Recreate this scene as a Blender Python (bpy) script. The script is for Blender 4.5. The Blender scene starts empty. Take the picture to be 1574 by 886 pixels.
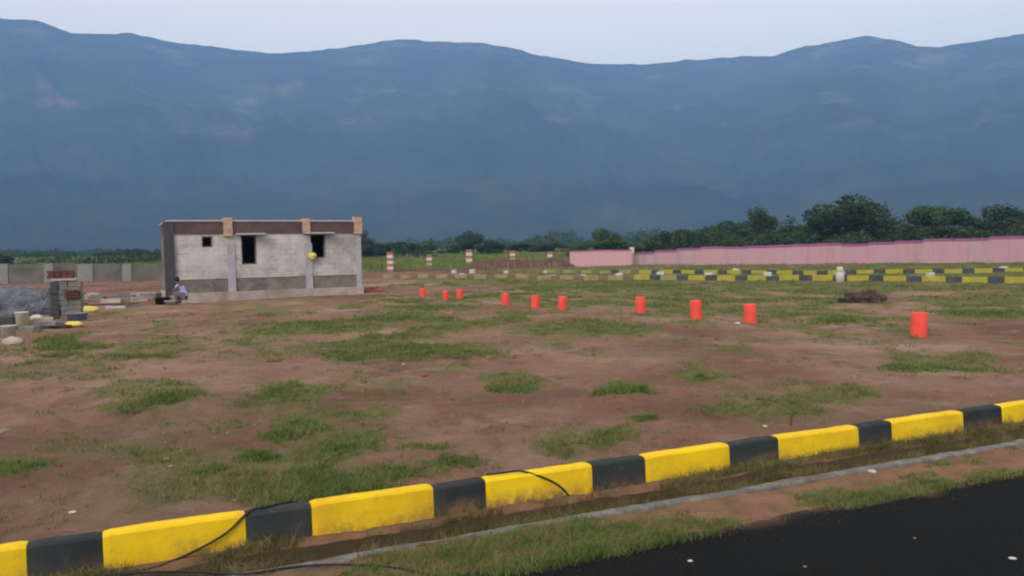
import bpy, bmesh, math, random
import numpy as np
from mathutils import Vector, Matrix
random.seed(7); rng = np.random.default_rng(7)
scene = bpy.context.scene
COL = scene.collection

# ------------------------------------------------------------------ camera
FPX, EYE = 1235.0, 2.0
PITCH, ROLL = math.atan(58 / FPX), math.atan(0.018)
cam_d = bpy.data.cameras.new('camera'); cam = bpy.data.objects.new('camera', cam_d); COL.objects.link(cam)
cam_d.sensor_width = 36; cam_d.lens = 36 * FPX / 1574
cam_d.clip_start = 0.1; cam_d.clip_end = 20000
cam.matrix_world = (Matrix.Translation((0, 0, EYE)) @ Matrix.Rotation(math.pi / 2 - PITCH, 4, 'X')
                    @ Matrix.Rotation(-ROLL, 4, 'Z'))
scene.camera = cam
scene.render.resolution_x = 1024; scene.render.resolution_y = 576

# ------------------------------------------------------------------ light
SUN_EL, SUN_AZ = math.radians(32), math.radians(205)      # azimuth from +Y clockwise: behind the camera, a little left
w = bpy.data.worlds.new("World"); scene.world = w; w.use_nodes = True
nt = w.node_tree; bg = nt.nodes['Background']
sky = nt.nodes.new('ShaderNodeTexSky'); sky.sky_type = 'NISHITA'; sky.sun_disc = False
sky.sun_elevation = SUN_EL; sky.sun_rotation = SUN_AZ; sky.air_density = 1.0; sky.dust_density = 3.0
veil = nt.nodes.new('ShaderNodeMix'); veil.data_type = 'RGBA'
veil.inputs[0].default_value = 0.80
nt.links.new(sky.outputs[0], veil.inputs[6]); veil.inputs[7].default_value = (6.5, 5.8, 4.9, 1)   # thin high overcast
nt.links.new(veil.outputs[2], bg.inputs[0]); bg.inputs[1].default_value = 0.10
sd = bpy.data.lights.new('sun', 'SUN'); so = bpy.data.objects.new('sun', sd); COL.objects.link(so)
sd.energy = 1.0; sd.angle = math.radians(25); sd.color = (1.0, 0.93, 0.88)
sdir = Vector((math.sin(SUN_AZ) * math.cos(SUN_EL), math.cos(SUN_AZ) * math.cos(SUN_EL), math.sin(SUN_EL)))
so.rotation_euler = sdir.to_track_quat('Z', 'Y').to_euler()
vs = scene.view_settings; vs.view_transform = 'Standard'; vs.look = 'None'; vs.gamma = 1; vs.exposure = 1.2
vs.use_curve_mapping = False
scene.cycles.filter_width = 2.1
scene.cycles.volume_bounces = 1

# ------------------------------------------------------------------ measuring helpers
def ray(px, py):
    u = (px - 787.0) / FPX; v = -(py - 443.0) / FPX
    a = u * math.cos(ROLL) + v * math.sin(ROLL); b = -u * math.sin(ROLL) + v * math.cos(ROLL)
    return (a, math.cos(PITCH) + b * math.sin(PITCH), -math.sin(PITCH) + b * math.cos(PITCH))
def ground_at(px, py, z=0.2):
    d = ray(px, py); t = (z - EYE) / d[2]; return d[0] * t, d[1] * t
def at_depth(px, py, Y):
    d = ray(px, py); t = Y / d[1]; return d[0] * t, Y, EYE + d[2] * t

# ------------------------------------------------------------------ noise
def vnoise(x, y, seed=0):
    xi = np.floor(x).astype(np.int64); yi = np.floor(y).astype(np.int64)
    fx = x - xi; fy = y - yi; fx = fx * fx * (3 - 2 * fx); fy = fy * fy * (3 - 2 * fy)
    def h(a, b):
        n = (a * 374761393 + b * 668265263 + seed * 982451653) & 0x7fffffff
        n = ((n ^ (n >> 13)) * 1274126177) & 0x7fffffff
        return ((n ^ (n >> 16)) & 0xffff) / 65535.0
    return (h(xi, yi) * (1 - fx) + h(xi + 1, yi) * fx) * (1 - fy) + (h(xi, yi + 1) * (1 - fx) + h(xi + 1, yi + 1) * fx) * fy
def fbm(x, y, o=4, seed=0):
    s = 0; a = .5; t = 0
    for i in range(o):
        s = s + a * vnoise(x * 2 ** i, y * 2 ** i, seed + i); t += a; a *= .5
    return s / t
def sstep(a, b, x): 
    t = np.clip((x - a) / (b - a), 0, 1); return t * t * (3 - 2 * t)

# ------------------------------------------------------------------ terrain functions
KA = math.radians(24.1); TX, TY = math.cos(KA), math.sin(KA); NX, NY = math.sin(KA), -math.cos(KA)
P0 = (0.0, 6.26)
def kpt(s, u): return P0[0] + TX * s + NX * u, P0[1] + TY * s + NY * u
def su(x, y):
    dx = x - P0[0]; dy = y - P0[1]; return dx * TX + dy * TY, dx * NX + dy * NY
def gz(x, y):
    """height of the ground"""
    x = np.asarray(x, float); y = np.asarray(y, float)
    s, u = su(x, y)
    dist = np.hypot(x, y)
    fade = 1 / (1 + (dist / 40) ** 2)
    bumps = (fbm(x * 1.3, y * 1.3, 3, 3) - .5) * 0.05 + (fbm(x * 7, y * 7, 3, 5) - .5) * 0.035 * fade
    def rut(x0, y0, x1, y1, wd):
        L = math.hypot(x1 - x0, y1 - y0); ax, ay = (x1 - x0) / L, (y1 - y0) / L
        t = (x - x0) * ax + (y - y0) * ay; d = (x - x0) * -ay + (y - y0) * ax + (fbm(t * .35, t * 0, 2, 15) - .5) * .5
        return np.exp(-(d / wd) ** 2) * sstep(0, .8, t) * (1 - sstep(L - .8, L, t)) * (.5 + .7 * fbm(t * 2, d * 3, 2, 16))
    ruts = sum(rut(*q) for q in ((-6, 8.2, 7, 17, .11), (-6.4, 9.4, 6.2, 18.2, .11), (3.2, 9.6, 6, 19, .12), (4.6, 9.9, 7.4, 19.2, .12), (-7, 12.5, 9, 12.9, .10), (-2.3, 6.9, -4.5, 15, .12)))
    clod = np.maximum(fbm(x * 4.3, y * 4.3, 3, 35) - .52, 0) * .22 * fade * sstep(.45, .6, fbm(x * .5, y * .5, 2, 36))
    bumps = bumps * 1.5 - ruts * .035 + clod
    field = 0.195 + bumps * sstep(-0.12, -0.6, u) + (fbm(x * .25, y * .25, 2, 9) - .5) * .10 * sstep(-1, -6, u) * (1 - sstep(60, 90, y))
    field = field + 2.1 * sstep(92, 300, y) + 6 * sstep(300, 1500, y)
    fine = (fbm(x * 9, y * 9, 3, 21) - .5)
    bench = 0.0 + fine * 0.03 + (fbm(x * 1.7, y * 1.7, 2, 31) - .5) * .05
    drain = -0.12 + fine * .07 + (fbm(s * 1.2, u * 4, 3, 52) - .5) * .10
    verge = -0.005 + .022 * sstep(.9, -.4, s) * (1 - sstep(.9, 1.1, u)) + (fbm(x * 2.1, y * 2.1, 3, 51) - .5) * .03 * (1 - sstep(.95, 1.1, u)) + fine * .05 * (1 - sstep(1.0, 1.2, u)) + 0.01 * sstep(.6, 1.2, u)
    z = field
    z = np.where(u > -0.121, bench, z)
    z = np.where(u > .205, drain, z)
    z = np.where(u > .56, verge, z)
    z = np.where(u > 1.45, -0.02, z)
    return z

def make_axis(lo, hi, step, g, end_lo, end_hi):
    a = list(np.arange(lo, hi + 1e-6, step))
    v = lo; st = step
    while v > end_lo: st *= g; v -= st; a.insert(0, v)
    v = hi; st = step
    while v < end_hi: st *= g; v += st; a.append(v)
    return np.array(a)

# ------------------------------------------------------------------ grass cover (pixel ellipses measured on the ground, then real positions)
PATCH = [ # cx, cy, rx, ry, strength
 (1200, 452, 420, 14, .85), (1500, 468, 130, 20, .95), (1000, 468, 260, 12, .62), (560, 500, 370, 13, .85), (750, 480, 170, 12, .75),
 (590, 530, 210, 20, .85), (700, 545, 60, 8, 1.), (110, 527, 55, 14, 1.), (90, 545, 30, 7, .8), (1130, 478, 230, 12, .75),
 (440, 598, 62, 16, .85), (270, 608, 60, 11, .75), (785, 588, 40, 15, .95), (955, 600, 38, 13, 1.), (450, 660, 36, 22, .95),
 (735, 613, 40, 7, .6), (400, 705, 44, 12, .8), (40, 715, 46, 10, .75), (180, 625, 50, 22, .45), (170, 580, 60, 14, .4),
 (540, 690, 100, 30, .72), (660, 712, 75, 22, .72), (520, 745, 90, 28, .9), (430, 770, 90, 26, .85), (250, 790, 130, 22, .5), (240, 700, 60, 12, .5),
 (1455, 562, 110, 18, .75), (1480, 540, 70, 8, .5), (1240, 618, 60, 14, .5), (990, 643, 28, 8, .85), (940, 668, 40, 10, .5), (860, 688, 60, 12, .4),
 (1100, 600, 60, 20, .4), (1060, 575, 50, 10, .45), (1320, 600, 90, 12, .4), (1290, 492, 70, 6, .8), (1500, 500, 90, 8, .6), (330, 520, 180, 18, .6),
 (640, 470, 90, 8, .6), (100, 660, 25, 6, .6), (840, 740, 30, 10, .5), (1500, 610, 60, 10, .4), (1000, 545, 80, 6, .3), (340, 655, 50, 18, .35),
 (900, 510, 120, 8, .45), (560, 635, 60, 8, .4), (700, 640, 60, 8, .35), (250, 545, 120, 8, .35)]
PW = []
for cx, cy, rx, ry, s_ in PATCH:
    X, Y = ground_at(cx, cy); _, Y0 = ground_at(cx, cy + ry); _, Y1 = ground_at(cx, cy - ry)
    PW.append((X, Y, rx / FPX * Y, (Y1 - Y0) / 2 * 1.05, s_, X / Y))
def cover(x, y):
    c = np.zeros_like(x)
    for X, Y, rx, ry, s_, sl in PW:
        dy = (y - Y); dx = (x - X) - sl * dy
        d = np.sqrt((dx / rx) ** 2 + (dy / ry) ** 2)
        c = np.maximum(c, s_ * (1 - sstep(.25, 1.45, d)))
    n = fbm(x * 1.1, y * .8, 5, 41)
    far = sstep(14, 34, y) * (1 - sstep(62, 80, y)) * sstep(-14, 2, x - (y - 20) * .1)
    c = np.maximum(c, far * .95)
    c = c * sstep(.42, .64, n + c * .15) + .55 * sstep(.49, .70, n)
    # trodden soil round the house, the far road and the builders' yard
    c = c * (1 - .95 * sstep(4.0, 1.5, np.abs(y - (36 + (x + 8) * .35))) * (x < -1) * (y > 27.5))
    return np.clip(c, 0, 1)

# ------------------------------------------------------------------ materials
def ramp(nt, stops, fac):
    r = nt.nodes.new('ShaderNodeValToRGB'); e = r.color_ramp.elements
    e[0].position, e[0].color = stops[0][0], (*stops[0][1], 1); e[1].position, e[1].color = stops[-1][0], (*stops[-1][1], 1)
    for p, c in stops[1:-1]:
        q = e.new(p); q.color = (*c, 1)
    nt.links.new(fac, r.inputs[0]); return r.outputs[0]
def noise(nt, scale, detail=5, rough=.6, vec=None, dist=0):
    n = nt.nodes.new('ShaderNodeTexNoise'); n.inputs['Scale'].default_value = scale; n.inputs['Detail'].default_value = detail
    n.inputs['Roughness'].default_value = rough; n.inputs['Distortion'].default_value = dist
    if vec is None:
        t = nt.nodes.new('ShaderNodeNewGeometry'); vec = t.outputs['Position']
    nt.links.new(vec, n.inputs['Vector']); return n.outputs[0]
def mixc(nt, f, a, b, mode='MIX'):
    m = nt.nodes.new('ShaderNodeMix'); m.data_type = 'RGBA'; m.blend_type = mode
    for sock, v in ((m.inputs[0], f), (m.inputs[6], a), (m.inputs[7], b)):
        if isinstance(v, bpy.types.NodeSocket): nt.links.new(v, sock)
        elif isinstance(v, (tuple, list)): sock.default_value = (*v, 1)
        else: sock.default_value = v
    return m.outputs[2]
def maprange(nt, v, a, b, c=0, d=1):
    m = nt.nodes.new('ShaderNodeMapRange'); nt.links.new(v, m.inputs[0])
    for i, q in enumerate((a, b, c, d)): m.inputs[i + 1].default_value = q
    return m.outputs[0]
def attr(nt, name):
    a = nt.nodes.new('ShaderNodeAttribute'); a.attribute_name = name; return a.outputs['Fac']
def bump(nt, h, strength, dist, bsdf):
    b = nt.nodes.new('ShaderNodeBump'); b.inputs['Strength'].default_value = strength; b.inputs['Distance'].default_value = dist
    nt.links.new(h, b.inputs['Height']); nt.links.new(b.outputs[0], bsdf.inputs['Normal'])
def newmat(name):
    m = bpy.data.materials.new(name); m.use_nodes = True; n = m.node_tree; return m, n, n.nodes['Principled BSDF']
def simple(name, stops, scale=3, rough=.9, bstr=.3, bdist=.01, dscale=None, spec=.25, dirt=None):
    m, n, b = newmat(name)
    g_ = n.nodes.new('ShaderNodeTexCoord').outputs['Object']
    f = noise(n, scale, 6, .65, g_)
    c = ramp(n, stops, maprange(n, f, .3, .7))
    if dirt:
        f2 = noise(n, scale * .45, 5, .7, g_, .6)
        c = mixc(n, maprange(n, f2, .5, .68, 0, .8), c, dirt)
    n.links.new(c, b.inputs['Base Color']); b.inputs['Roughness'].default_value = rough
    b.inputs['Specular IOR Level'].default_value = spec
    if bstr: bump(n, noise(n, dscale or scale * 6, 5, .7, g_), bstr, bdist, b)
    return m
M = {}
# soil / grass ground
m, n, b = newmat('ground'); M['ground'] = m
n1 = noise(n, .22, 6, .6); n2 = noise(n, 2.6, 7, .7); n3 = noise(n, 40, 4, .7)
c = ramp(n, [(.36, (.155, .070, .042)), (.47, (.255, .135, .084)), (.55, (.335, .190, .130)), (.66, (.45, .285, .205))], n1)
c = mixc(n, maprange(n, noise(n, .8, 7, .72, None, .6), .52, .62, 0, .62), c, (.135, .064, .042))
c = mixc(n, maprange(n, noise(n, .55, 6, .7, None, .3), .53, .64, 0, .55), c, (.45, .31, .22))
c = mixc(n, maprange(n, n2, .35, .7, 0, .40), c, (.150, .083, .052))
c = mixc(n, maprange(n, noise(n, .42, 7, .75), .50, .62, 0, .45), c, (.155, .140, .060))
c = mixc(n, maprange(n, n3, .35, .75, 0, .30), c, (.32, .21, .15))
c = mixc(n, maprange(n, noise(n, 14, 6, .8, None, 1.2), .57, .66, 0, .60), c, (.085, .048, .034))
verge = mixc(n, maprange(n, n2, .4, .6), (.36, .195, .115), (.24, .135, .08))
c = mixc(n, attr(n, 'verge'), c, verge)
moss = mixc(n, maprange(n, n2, .4, .6), (.055, .042, .022), (.095, .080, .032))
c = mixc(n, attr(n, 'moss'), c, moss)
gcol = ramp(n, [(.38, (.100, .120, .036)), (.5, (.150, .162, .055)), (.62, (.21, .19, .082))], noise(n, 1.7, 6, .7))
ga = n.nodes.new('ShaderNodeMath'); ga.operation = 'MULTIPLY_ADD'
n.links.new(attr(n, 'grass'), ga.inputs[0]); ga.inputs[1].default_value = 1.3
na = maprange(n, noise(n, 9, 6, .75), .3, .7, -.45, .15); n.links.new(na, ga.inputs[2])
gc = n.nodes.new('ShaderNodeClamp'); n.links.new(ga.outputs[0], gc.inputs[0])
c = mixc(n, maprange(n, gc.outputs[0], 0, .8, 0, .9), c, gcol)
mead = ramp(n, [(.3, (.075, .115, .025)), (.5, (.125, .165, .035)), (.7, (.17, .185, .055))], noise(n, .06, 5, .6))
c = mixc(n, attr(n, 'meadow'), c, mead)
red = mixc(n, maprange(n, n1, .4, .6), (.16, .062, .048), (.22, .105, .085))
c = mixc(n, attr(n, 'red'), c, red)
n.links.new(c, b.inputs['Base Color']); b.inputs['Roughness'].default_value = .95; b.inputs['Specular IOR Level'].default_value = .15
bump(n, noise(n, 11, 8, .8), 1.0, .06, b)
# asphalt
m, n, b = newmat('asphalt'); M['asphalt'] = m
f = noise(n, 62, 3, .8); f2 = noise(n, 1.1, 5, .6)
c = ramp(n, [(.35, (.0045, .0055, .0055)), (.55, (.0115, .013, .013)), (.76, (.032, .034, .034))], f)
c = mixc(n, maprange(n, f2, .4, .7, 0, .40), c, (.017, .017, .0165))
n.links.new(c, b.inputs['Base Color']); c = mixc(n, maprange(n, attr(n, 'dust'), .25, .75, 0, .75), c, (.17, .105, .065))
n.links.new(c, b.inputs['Base Color']); b.inputs['Roughness'].default_value = .95; b.inputs['Specular IOR Level'].default_value = .10
bump(n, noise(n, 75, 4, .8), 1.0, .02, b)
# paints
def paint(name, col, dark, wear, spec=.3):
    m, n, b = newmat(name)
    g_ = n.nodes.new('ShaderNodeNewGeometry').outputs['Position']
    c = mixc(n, maprange(n, noise(n, 2.3, 5, .65, g_), .38, .66), col, dark)
    c = mixc(n, maprange(n, noise(n, 16, 7, .75, g_), .56, .68, 0, .55), c, wear)
    c = mixc(n, maprange(n, noise(n, 34, 5, .8, g_), .66, .70, 0, .8), c, (.22, .19, .15))
    sx = n.nodes.new('ShaderNodeSeparateXYZ'); n.links.new(g_, sx.inputs[0])
    low = maprange(n, sx.outputs[2], .13, .01, 0, 1.3)
    d = n.nodes.new('ShaderNodeMath'); d.operation = 'MULTIPLY'; n.links.new(low, d.inputs[0])
    n.links.new(maprange(n, noise(n, 11, 6, .75, g_), .35, .62), d.inputs[1])
    d2 = n.nodes.new('ShaderNodeMath'); d2.operation = 'MULTIPLY'; n.links.new(d.outputs[0], d2.inputs[0]); n.links.new(maprange(n, noise(n, 1.5, 3, .6, g_), .42, .60, .15, 1), d2.inputs[1])
    c = mixc(n, d2.outputs[0], c, (.20, .115, .055))           # splashed soil along the foot
    n.links.new(c, b.inputs['Base Color']); b.inputs['Roughness'].default_value = .75; b.inputs['Specular IOR Level'].default_value = spec
    bump(n, noise(n, 60, 5, .7, g_), .5, .006, b); return m
M['yellow'] = paint('yellow_paint', (.86, .57, .004), (.72, .43, .006), (.50, .33, .06))
M['black'] = paint('black_paint', (.028, .034, .034), (.045, .050, .047), (.10, .085, .06), .12)
M['concrete'] = simple('concrete', [(0, (.15, .14, .12)), (.5, (.21, .195, .17)), (1, (.34, .32, .285))], 7, .9, 1.0, .04, 30, dirt=(.13, .095, .055))
M['plaster'] = simple('grey_plaster', [(0, (.42, .38, .335)), (.5, (.53, .485, .435)), (1, (.64, .585, .53))], 1.4, .95, .4, .02, 12, dirt=(.27, .235, .205))
M['rawwall'] = simple('unplastered_block', [(0, (.15, .13, .105)), (1, (.25, .22, .18))], 2.2, .95, .5, .02, 14, dirt=(.10, .085, .07))
M['column'] = simple('column_concrete', [(0, (.33, .31, .31)), (1, (.45, .42, .42))], 3, .95, .3, .01)
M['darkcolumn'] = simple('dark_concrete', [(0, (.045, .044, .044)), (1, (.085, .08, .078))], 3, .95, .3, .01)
M['plinth'] = simple('plinth_concrete', [(0, (.33, .27, .22)), (1, (.47, .41, .35))], 1.8, .95, .4, .02, dirt=(.26, .17, .12))
M['brownband'] = simple('shuttered_beam', [(0, (.085, .055, .048)), (1, (.14, .090, .078))], 2.5, .9, .4, .01, dirt=(.065, .05, .05))
M['stub'] = simple('pale_brick', [(0, (.42, .25, .17)), (1, (.60, .40, .28))], 6, .9, .4, .01)
M['slabedge'] = simple('slab_edge', [(0, (.38, .36, .36)), (1, (.50, .48, .48))], 4, .9, .2, .01)
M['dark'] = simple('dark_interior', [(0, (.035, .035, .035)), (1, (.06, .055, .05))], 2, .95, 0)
M['orange'] = simple('orange_paint', [(0, (.78, .070, .045)), (1, (.88, .10, .065))], 5, .8, .4, .01, dirt=(.50, .09, .06))
M['white'] = simple('white_paint', [(0, (.42, .40, .35)), (1, (.60, .57, .52))], 6, .8, .3, .006, dirt=(.42, .37, .30))
M['cream'] = simple('cream_plastic', [(0, (.62, .58, .42)), (1, (.74, .70, .54))], 3, .6, .1, .004)
M['bandwhite'] = simple('band_white', [(0, (.54, .46, .35)), (1, (.66, .58, .46))], 3, .8, .1, .004)
M['bandred'] = simple('band_red', [(0, (.30, .12, .08)), (1, (.40, .18, .12))], 3, .8, .1, .004)
M['lilac'] = simple('lilac_cloth', [(0, (.34, .32, .52)), (1, (.44, .41, .62))], 9, .9, .5, .01)
M['trouser'] = simple('grey_cloth', [(0, (.11, .11, .13)), (1, (.16, .16, .18))], 9, .9, .5, .01)
M['skin'] = simple('skin', [(0, (.13, .065, .04)), (1, (.17, .09, .055))], 9, .6, .1, .002)
M['hair'] = simple('hair', [(0, (.01, .01, .012)), (1, (.02, .02, .022))], 30, .6, .4, .004)
M['yellowbag'] = simple('yellow_sack', [(0, (.60, .46, .08)), (1, (.78, .62, .16))], 9, .7, .6, .02)
M['bluegrey'] = simple('blue_grey_plastic', [(0, (.13, .16, .20)), (1, (.20, .24, .29))], 4, .6, .2, .01)
M['gravel'] = simple('gravel', [(0, (.085, .085, .10)), (.5, (.14, .145, .165)), (1, (.24, .255, .28))], 3, .95, 1, .05, 22)
M['brick'] = simple('dark_brick', [(0, (.075, .030, .025)), (1, (.16, .065, .05))], 7, .9, .6, .01)
M['block'] = simple('cement_block', [(0, (.11, .105, .095)), (1, (.24, .225, .20))], 6, .9, .5, .01)
M['rock'] = simple('rock', [(0, (.20, .15, .12)), (1, (.38, .31, .26))], 9, .95, .8, .02)
M['redsoil'] = simple('red_clay', [(0, (.30, .07, .05)), (1, (.42, .12, .09))], 6, .95, .9, .03)
M['mound'] = simple('dark_red_soil', [(0, (.085, .036, .032)), (1, (.15, .070, .058))], 1.2, .95, 1, .1)
M['cable'] = simple('black_rubber', [(0, (.012, .012, .014)), (1, (.022, .021, .021))], 20, .55, 0)
M['bark'] = simple('bark', [(0, (.05, .035, .025)), (1, (.10, .075, .055))], 8, .95, .8, .03)
M['wood'] = simple('dead_wood', [(0, (.045, .028, .022)), (1, (.09, .06, .045))], 12, .9, .6, .01)
M['wallgrey'] = simple('weathered_wall', [(0, (.09, .088, .07)), (.5, (.14, .13, .105)), (1, (.19, .175, .15))], .7, .95, .3, .02, dirt=(.11, .12, .07))
M['postgrey'] = simple('wall_post', [(0, (.20, .195, .175)), (1, (.27, .26, .235))], 1.5, .95, .3, .02)
M['blackstripe'] = simple('black_stripe', [(0, (.05, .052, .06)), (1, (.09, .09, .10))], 3, .9, .2, .01)
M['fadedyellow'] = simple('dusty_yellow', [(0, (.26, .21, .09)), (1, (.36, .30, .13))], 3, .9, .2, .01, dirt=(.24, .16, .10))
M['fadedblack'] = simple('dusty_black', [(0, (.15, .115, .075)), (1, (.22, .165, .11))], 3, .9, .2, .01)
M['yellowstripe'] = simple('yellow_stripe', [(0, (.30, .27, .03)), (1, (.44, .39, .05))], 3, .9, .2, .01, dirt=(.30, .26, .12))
m = M['plaster']; n = m.node_tree; b = n.nodes['Principled BSDF']; old = b.inputs['Base Color'].links[0].from_socket
tc = n.nodes.new('ShaderNodeTexCoord'); sx = n.nodes.new('ShaderNodeSeparateXYZ'); n.links.new(tc.outputs['Object'], sx.inputs[0])
cx = n.nodes.new('ShaderNodeCombineXYZ'); n.links.new(sx.outputs[0], cx.inputs[0]); n.links.new(sx.outputs[2], cx.inputs[1])
bk = n.nodes.new('ShaderNodeTexBrick'); n.links.new(cx.outputs[0], bk.inputs[0]); bk.inputs['Scale'].default_value = 1; bk.inputs['Brick Width'].default_value = .40; bk.inputs['Row Height'].default_value = .20
bk.inputs['Mortar Size'].default_value = .012; bk.inputs['Color1'].default_value = (.80, .78, .76, 1); bk.inputs['Color2'].default_value = (1, 1, 1, 1); bk.inputs['Mortar'].default_value = (.55, .53, .50, 1)
msk = maprange(n, noise(n, .9, 4, .6, cx.outputs[0]), .42, .60, .1, .75)
c = mixc(n, msk, old, bk.outputs[0], 'MULTIPLY')
mp = n.nodes.new('ShaderNodeMapping'); mp.inputs['Scale'].default_value = (.55, 3.2, 1); n.links.new(cx.outputs[0], mp.inputs[0])
c = mixc(n, maprange(n, noise(n, 1.3, 4, .6, mp.outputs[0]), .60, .68, 0, .65), c, (.24, .21, .185))
n.links.new(c, b.inputs['Base Color'])
# pink wall: stained vertical panels
def pinkmat(name, a, b_, stain):
    m, n, b = newmat(name); g_ = n.nodes.new('ShaderNodeTexCoord').outputs['Object']
    mp = n.nodes.new('ShaderNodeMapping'); mp.inputs['Scale'].default_value = (1, 1, .12); n.links.new(g_, mp.inputs[0])
    c = mixc(n, maprange(n, noise(n, .55, 5, .65, mp.outputs[0]), .35, .65), a, b_)
    c = mixc(n, maprange(n, noise(n, 1.3, 6, .7, mp.outputs[0]), .52, .70, 0, .65), c, stain)
    n.links.new(c, b.inputs['Base Color']); b.inputs['Roughness'].default_value = .9; return m
M['pink'] = pinkmat('pink_wall', (.48, .26, .285), (.43, .29, .30), (.27, .19, .185))
M['pink2'] = pinkmat('light_pink_wall', (.66, .33, .35), (.60, .38, .38), (.52, .32, .33))
M['magenta'] = pinkmat('magenta_cap', (.29, .085, .20), (.25, .09, .19), (.19, .09, .15))
M['rosecap'] = pinkmat('rose_cap', (.45, .13, .16), (.38, .10, .14), (.30, .09, .11))
def leafmat(name, stops, scale=.6, trans=.25):
    m, n, b = newmat(name)
    f = noise(n, scale, 4, .6)
    c = ramp(n, stops, maprange(n, f, .32, .68))
    c2 = n.nodes.new('ShaderNodeHueSaturation'); n.links.new(c, c2.inputs['Color'])
    n.links.new(maprange(n, noise(n, scale * 9, 3, .6), .3, .7, .7, 1.35), c2.inputs['Value'])
    n.links.new(c2.outputs[0], b.inputs['Base Color']); b.inputs['Roughness'].default_value = .75; b.inputs['Specular IOR Level'].default_value = .2
    if trans:
        t = n.nodes.new('ShaderNodeBsdfTranslucent'); n.links.new(c2.outputs[0], t.inputs[0])
        mx = n.nodes.new('ShaderNodeMixShader'); mx.inputs[0].default_value = trans
        n.links.new(b.outputs[0], mx.inputs[1]); n.links.new(t.outputs[0], mx.inputs[2])
        n.links.new(mx.outputs[0], n.nodes['Material Output'].inputs[0])
    return m
M['leaf_dark'] = leafmat('dark_leaves', [(0, (.022, .042, .017)), (1, (.066, .100, .042))], .35)
M['leaf_mid'] = leafmat('mid_leaves', [(0, (.032, .068, .022)), (1, (.082, .140, .050))], .4)
M['leaf_pale'] = leafmat('pale_leaves', [(0, (.05, .085, .03)), (1, (.09, .14, .05))], .4)
M['grass'] = leafmat('field_grass', [(0, (.085, .122, .032)), (.5, (.155, .175, .055)), (1, (.25, .22, .10))], 1.1)
M['verge_grass'] = leafmat('verge_grass', [(0, (.070, .115, .028)), (.5, (.135, .185, .045)), (1, (.22, .20, .08))], 2.5)
M['meadow'] = leafmat('meadow_grass', [(0, (.115, .155, .035)), (1, (.21, .235, .07))], .08)
M['drygrass'] = leafmat('dry_weeds', [(0, (.090, .085, .030)), (.5, (.15, .135, .05)), (1, (.26, .21, .10))], 3)
# mountain forest
m, n, b = newmat('mountain'); M['mountain'] = m
c = ramp(n, [(.36, (.016, .022, .018)), (.5, (.028, .036, .025)), (.64, (.048, .054, .034))], noise(n, .004, 8, .65))
rk = n.nodes.new('ShaderNodeMath'); rk.operation = 'MULTIPLY'
n.links.new(maprange(n, noise(n, .0050, 7, .68), .56, .72, 0, .65), rk.inputs[0]); n.links.new(attr(n, 'rocky'), rk.inputs[1])
c = mixc(n, rk.outputs[0], c, (.23, .165, .15))
n.links.new(c, b.inputs['Base Color']); b.inputs['Roughness'].default_value = 1; b.inputs['Specular IOR Level'].default_value = 0
bump(n, noise(n, .02, 8, .7), 1, 9, b)

# ------------------------------------------------------------------ object helpers
def tag(o, label=None, cat=None, group=None, kind=None):
    if label: o['label'] = label
    if cat: o['category'] = cat
    if group: o['group'] = group
    if kind: o['kind'] = kind
    return o
def link(name, me, mats, parent=None, smooth=False):
    for mm in (mats if isinstance(mats, (list, tuple)) else [mats]): me.materials.append(mm)
    if smooth: me.polygons.foreach_set('use_smooth', [True] * len(me.polygons))
    o = bpy.data.objects.new(name, me); COL.objects.link(o)
    if parent: o.parent = parent
    return o
def trimesh(name, v, f):
    """v (N,3), f (M,k) numpy"""
    me = bpy.data.meshes.new(name); k = f.shape[1]
    me.vertices.add(len(v)); me.vertices.foreach_set('co', np.ascontiguousarray(v, dtype=np.float32).ravel())
    me.loops.add(f.size); me.loops.foreach_set('vertex_index', np.ascontiguousarray(f, dtype=np.int32).ravel())
    me.polygons.add(len(f)); me.polygons.foreach_set('loop_start', np.arange(0, f.size, k, dtype=np.int32))
    me.polygons.foreach_set('loop_total', np.full(len(f), k, dtype=np.int32))
    me.update(calc_edges=True); me.validate(); return me
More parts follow.
